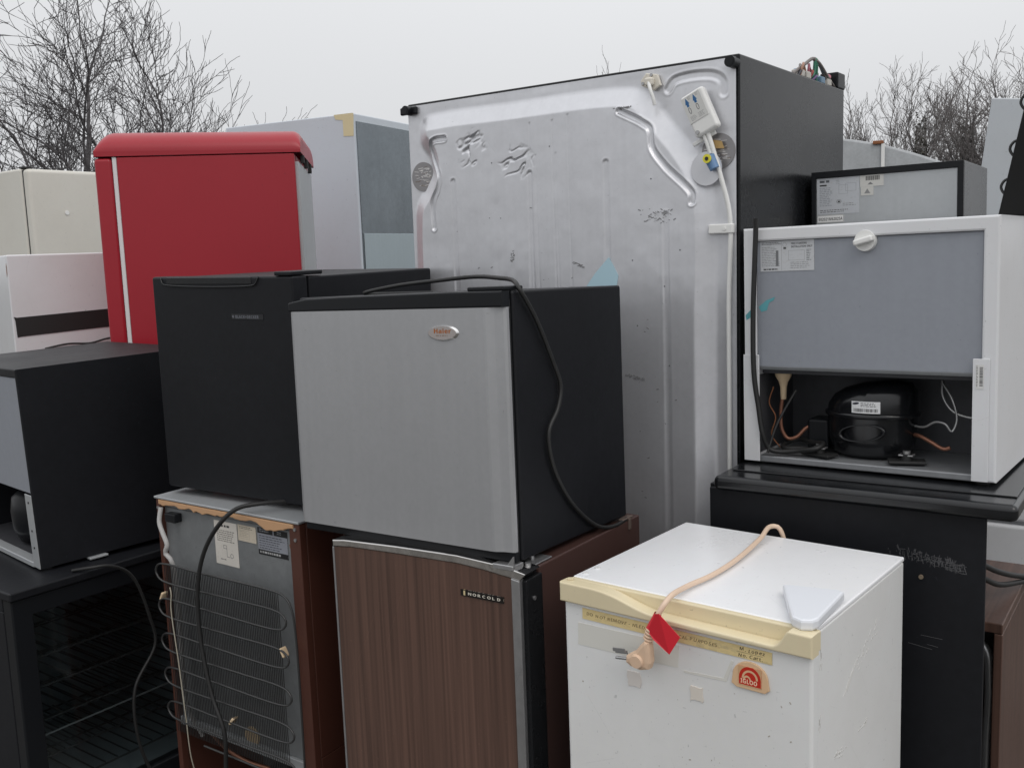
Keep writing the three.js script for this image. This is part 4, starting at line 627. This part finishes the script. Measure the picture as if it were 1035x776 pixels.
{
  const t = thing('white_low_fridge', 'white low fridge with ribbed front, behind the low wood-grain fridge', 'fridge', [1.56, 0, -2.76], .611);
  const w = .52, h = .90, d = .34;
  add(t, 'cabinet', bx(-w, 0, 0, h, -d, 0, .006), M.whiteCool);
  add(t, 'door', bx(-w, 0, .60, h - .002, .001, .03, .012), M.whiteCool); add(t, 'drawer', bx(-w, 0, .02, .59, .001, .03, .012), M.whiteCool);
}
for (const [dy, i] of [[0, 0], [-.03, 1]]) {
  const o = add(scene, numbered('loose_cable'), tube([[.985, .735 + dy, -2.06], [1.03, .712 + dy, -2.10], [1.092, .677 + dy, -2.15], [1.177, .640 + dy * .5, -2.22], [1.28, .612 + dy * .1, -2.30], [1.36, .609 - dy * .0, -2.36]], .0065, 50, 8), M.cordBlack);
  o.userData = { label: i ? 'lower of two black cables sagging across the low wood-grain fridge' : 'upper of two black cables sagging across the low wood-grain fridge', category: 'cable', group: 'black cables at the right edge' };
}

// ------------------------------------------------------------------ far trailer
{
  const t = thing('box_trailer', 'pale weathered trailer body with curved roof, in the gap beside the tallest fridge', 'trailer', [3.0, 0, -8.9], .35);
  const s = []; s.push([0, .6], [1.15, .6], [1.15, 1.85]); for (let i = 0; i <= 10; i++) { const f = i / 10; s.push([1.15 - 1.15 * f, 1.95 + .42 * Math.sin(f * 1.25) ]); }
  add(t, 'body', ext(s, -3, 0, .02), mat([.47, .49, .50], { rough: .5, map: texZinc })); add(t, 'corner_post', bx(.34, .37, .6, 2.28, .002, .02, .004), M.whitePlain); add(t, 'roof_rust', bx(.27, .36, 2.275, 2.305, -.03, .024, .006), M.rust);
  for (const x of [.25, .9]) add(t, 'wheel', cyl(x, .31, -.4, .31, .2, 'z', 24), M.rubber); add(t, 'axle_beam', bx(.1, 1.05, .45, .599, -2.9, -.1, .01), M.rubber);
}

// ------------------------------------------------------------------ bare trees
function tree(label, [x, z], H, r0, seed, { spread = .55, up = .12, twig = .004, levels = 5, ivy = 0, lean = [0, 0], forkAt = .3, dense, m }) {
  const R = rng(seed), trunkG = [[], []], crown = [[], []];
  const V = (a, b, c) => new THREE.Vector3(a, b, c);
  function tubeInto(store, pts, rad, sides) {
    const base = store[0].length / 3; let prev = null;
    for (let i = 0; i < pts.length; i++) {
      const d = (i < pts.length - 1 ? pts[i + 1].clone().sub(pts[i]) : pts[i].clone().sub(pts[i - 1])).normalize();
      let a = prev ? prev.clone().addScaledVector(d, -prev.dot(d)) : V(.31, .2, .9).cross(d); a.normalize(); prev = a; const b = d.clone().cross(a);
      for (let k = 0; k < sides; k++) { const q = k / sides * 6.2832, p = pts[i].clone().addScaledVector(a, Math.cos(q) * rad[i]).addScaledVector(b, Math.sin(q) * rad[i]); store[0].push(p.x, p.y, p.z); }
    }
    for (let i = 0; i + 1 < pts.length; i++) for (let k = 0; k < sides; k++) { const A = base + i * sides + k, B = base + i * sides + (k + 1) % sides; store[1].push(A, B, A + sides, B, B + sides, A + sides); }
  }
  function grow(p, d, len, r, lev) {
    const n = lev === 0 ? 10 : lev < 3 ? 7 : 4, pts = [p.clone()], rad = [r], dir = d.clone(); const rEnd = Math.max(twig * .75, r * (lev === 0 ? .42 : .5));
    for (let i = 1; i <= n; i++) { const j = lev === 0 ? .12 : lev < 3 ? .26 : .34; dir.add(V((R() - .5) * j * 2, (R() - .5) * j + up * (lev > 0 ? .35 : .05), (R() - .5) * j * 2)).normalize(); pts.push(pts[i - 1].clone().addScaledVector(dir, len / n)); rad.push(r + (rEnd - r) * i / n); }
    tubeInto(lev === 0 ? trunkG : crown, pts, rad, lev === 0 ? 9 : lev < 3 ? 6 : 3);
    if (lev >= levels) return;
    const kids = (dense ?? [8, 5, 4, 4, 3, 2])[lev];
    for (let k = 0; k < kids; k++) {
      const last = k === kids - 1, f = last ? 1 : (lev === 0 ? forkAt + (1 - forkAt) * (k + R() * .8) / kids : .2 + .75 * (k + R()) / kids), q = Math.min(n - 1e-4, f * n), i = Math.floor(q), b = pts[i].clone().lerp(pts[i + 1], q - i), rr = rad[i] + (rad[i + 1] - rad[i]) * (q - i);
      const t = pts[i + 1].clone().sub(pts[i]).normalize(), ang = last ? .12 + .25 * R() : spread * (.65 + .7 * R()), az = R() * 6.283, ax = V(Math.cos(az), .15 * (R() - .5), Math.sin(az)).cross(t).normalize();
      const nd = t.applyAxisAngle(ax, ang).normalize(), cr = Math.max(twig, rr * (last ? .92 : .42 + .25 * R()));
      grow(b, nd, len * (lev === 0 ? (.36 + .22 * R()) : (.48 + .28 * R())) , cr, lev + 1);
    }
  }
  grow(V(0, -.05, 0), V(lean[0], 1, lean[1]).normalize(), H * .62, r0, 0);
  const t = thing('bare_tree', label, 'tree', [x, 0, z], R() * .1, 0, 0, 'bare winter trees');
  const mk = (st, nm) => { const g = new THREE.BufferGeometry(); g.setAttribute('position', new THREE.Float32BufferAttribute(st[0], 3)); g.setIndex(st[1]); g.computeVertexNormals(); g.setAttribute('uv', new THREE.Float32BufferAttribute(new Float32Array(st[0].length / 3 * 2).map((v, i) => i % 2 ? st[0][(i >> 1) * 3 + 1] : st[0][(i >> 1) * 3] * 2), 2)); return add(t, nm, g, m); };
  mk(trunkG, 'trunk'); mk(crown, 'crown');
  if (ivy) { // ivy sleeve: small leaves round the trunk
    const lp = [], li = []; for (let k = 0; k < 5200; k++) { const y = ivy * Math.pow(R(), .8) * (.75 + .35 * R()), a = R() * 6.283, rr = r0 * (.8 + (1.6 * R() + .9 * fbm(y * .21 + a * .05 + 3, a * .16 + 3, 6, 2, seed)) * Math.max(.12, 1 - Math.pow(y / ivy, 2))); const c = V(Math.cos(a) * rr + lean[0] * y, y, Math.sin(a) * rr + lean[1] * y), u = V(R() - .5, R() - .5, R() - .5).normalize().multiplyScalar(.02 + .03 * R()), v = V(R() - .5, R() - .5, R() - .5).normalize().multiplyScalar(.03), b = lp.length / 3; for (const q of [c.clone().sub(u), c.clone().add(v), c.clone().add(u), c.clone().sub(v)]) lp.push(q.x, q.y, q.z); li.push(b, b + 1, b + 2, b, b + 2, b + 3); }
    const g = new THREE.BufferGeometry(); g.setAttribute('position', new THREE.Float32BufferAttribute(lp, 3)); g.setIndex(li); g.computeVertexNormals(); const o = add(t, 'ivy', g, mat([.115, .11, .095], P({ rough: .85 }))); o.userData.kind = 'stuff';
  }
  return t;
}
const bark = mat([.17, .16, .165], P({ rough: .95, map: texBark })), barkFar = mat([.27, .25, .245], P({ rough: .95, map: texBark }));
tree('bare tree with dark straight trunk, nearest the left edge of the photo', [-6.4, -14], 5.6, .075, 41, { spread: .66, up: .14, twig: .0042, m: bark, forkAt: .25, dense: [7, 5, 4, 3, 3] });
tree('bare tree with forked grey trunk behind the cream fridge', [-6.2, -15], 4.0, .070, 42, { spread: .75, up: .10, twig: .0045, m: bark, forkAt: .34, dense: [6, 5, 4, 3, 3] });
tree('bare tree rising behind the left end of the red fridge', [-6.0, -16], 5.2, .06, 43, { spread: .60, up: .18, twig: .0045, m: bark, forkAt: .3, lean: [.03, 0], dense: [7, 5, 4, 3, 3] });
tree('bare tree with branches reaching right over the red fridge', [-5.15, -15], 4.5, .055, 61, { spread: .50, up: .2, twig: .0045, m: bark, forkAt: .36, lean: [.02, 0], dense: [7, 5, 4, 3, 3] });
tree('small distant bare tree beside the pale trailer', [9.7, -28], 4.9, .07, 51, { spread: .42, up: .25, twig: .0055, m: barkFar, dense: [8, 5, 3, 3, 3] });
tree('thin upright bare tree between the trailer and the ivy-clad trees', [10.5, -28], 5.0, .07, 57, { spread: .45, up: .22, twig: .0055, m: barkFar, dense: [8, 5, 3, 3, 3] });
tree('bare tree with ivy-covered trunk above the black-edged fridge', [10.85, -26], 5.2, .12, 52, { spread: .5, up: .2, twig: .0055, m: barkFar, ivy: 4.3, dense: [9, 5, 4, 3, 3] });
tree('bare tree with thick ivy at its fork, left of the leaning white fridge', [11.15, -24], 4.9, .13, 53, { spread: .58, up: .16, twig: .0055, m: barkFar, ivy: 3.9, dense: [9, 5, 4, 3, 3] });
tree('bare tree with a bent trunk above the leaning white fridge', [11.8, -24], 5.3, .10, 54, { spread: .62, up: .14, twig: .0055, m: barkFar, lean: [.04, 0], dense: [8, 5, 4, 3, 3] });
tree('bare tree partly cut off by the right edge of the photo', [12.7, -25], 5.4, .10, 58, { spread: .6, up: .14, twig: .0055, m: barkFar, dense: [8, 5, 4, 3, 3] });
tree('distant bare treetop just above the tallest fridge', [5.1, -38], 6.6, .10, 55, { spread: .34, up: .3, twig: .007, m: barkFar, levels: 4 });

renderer.render(scene, camera);
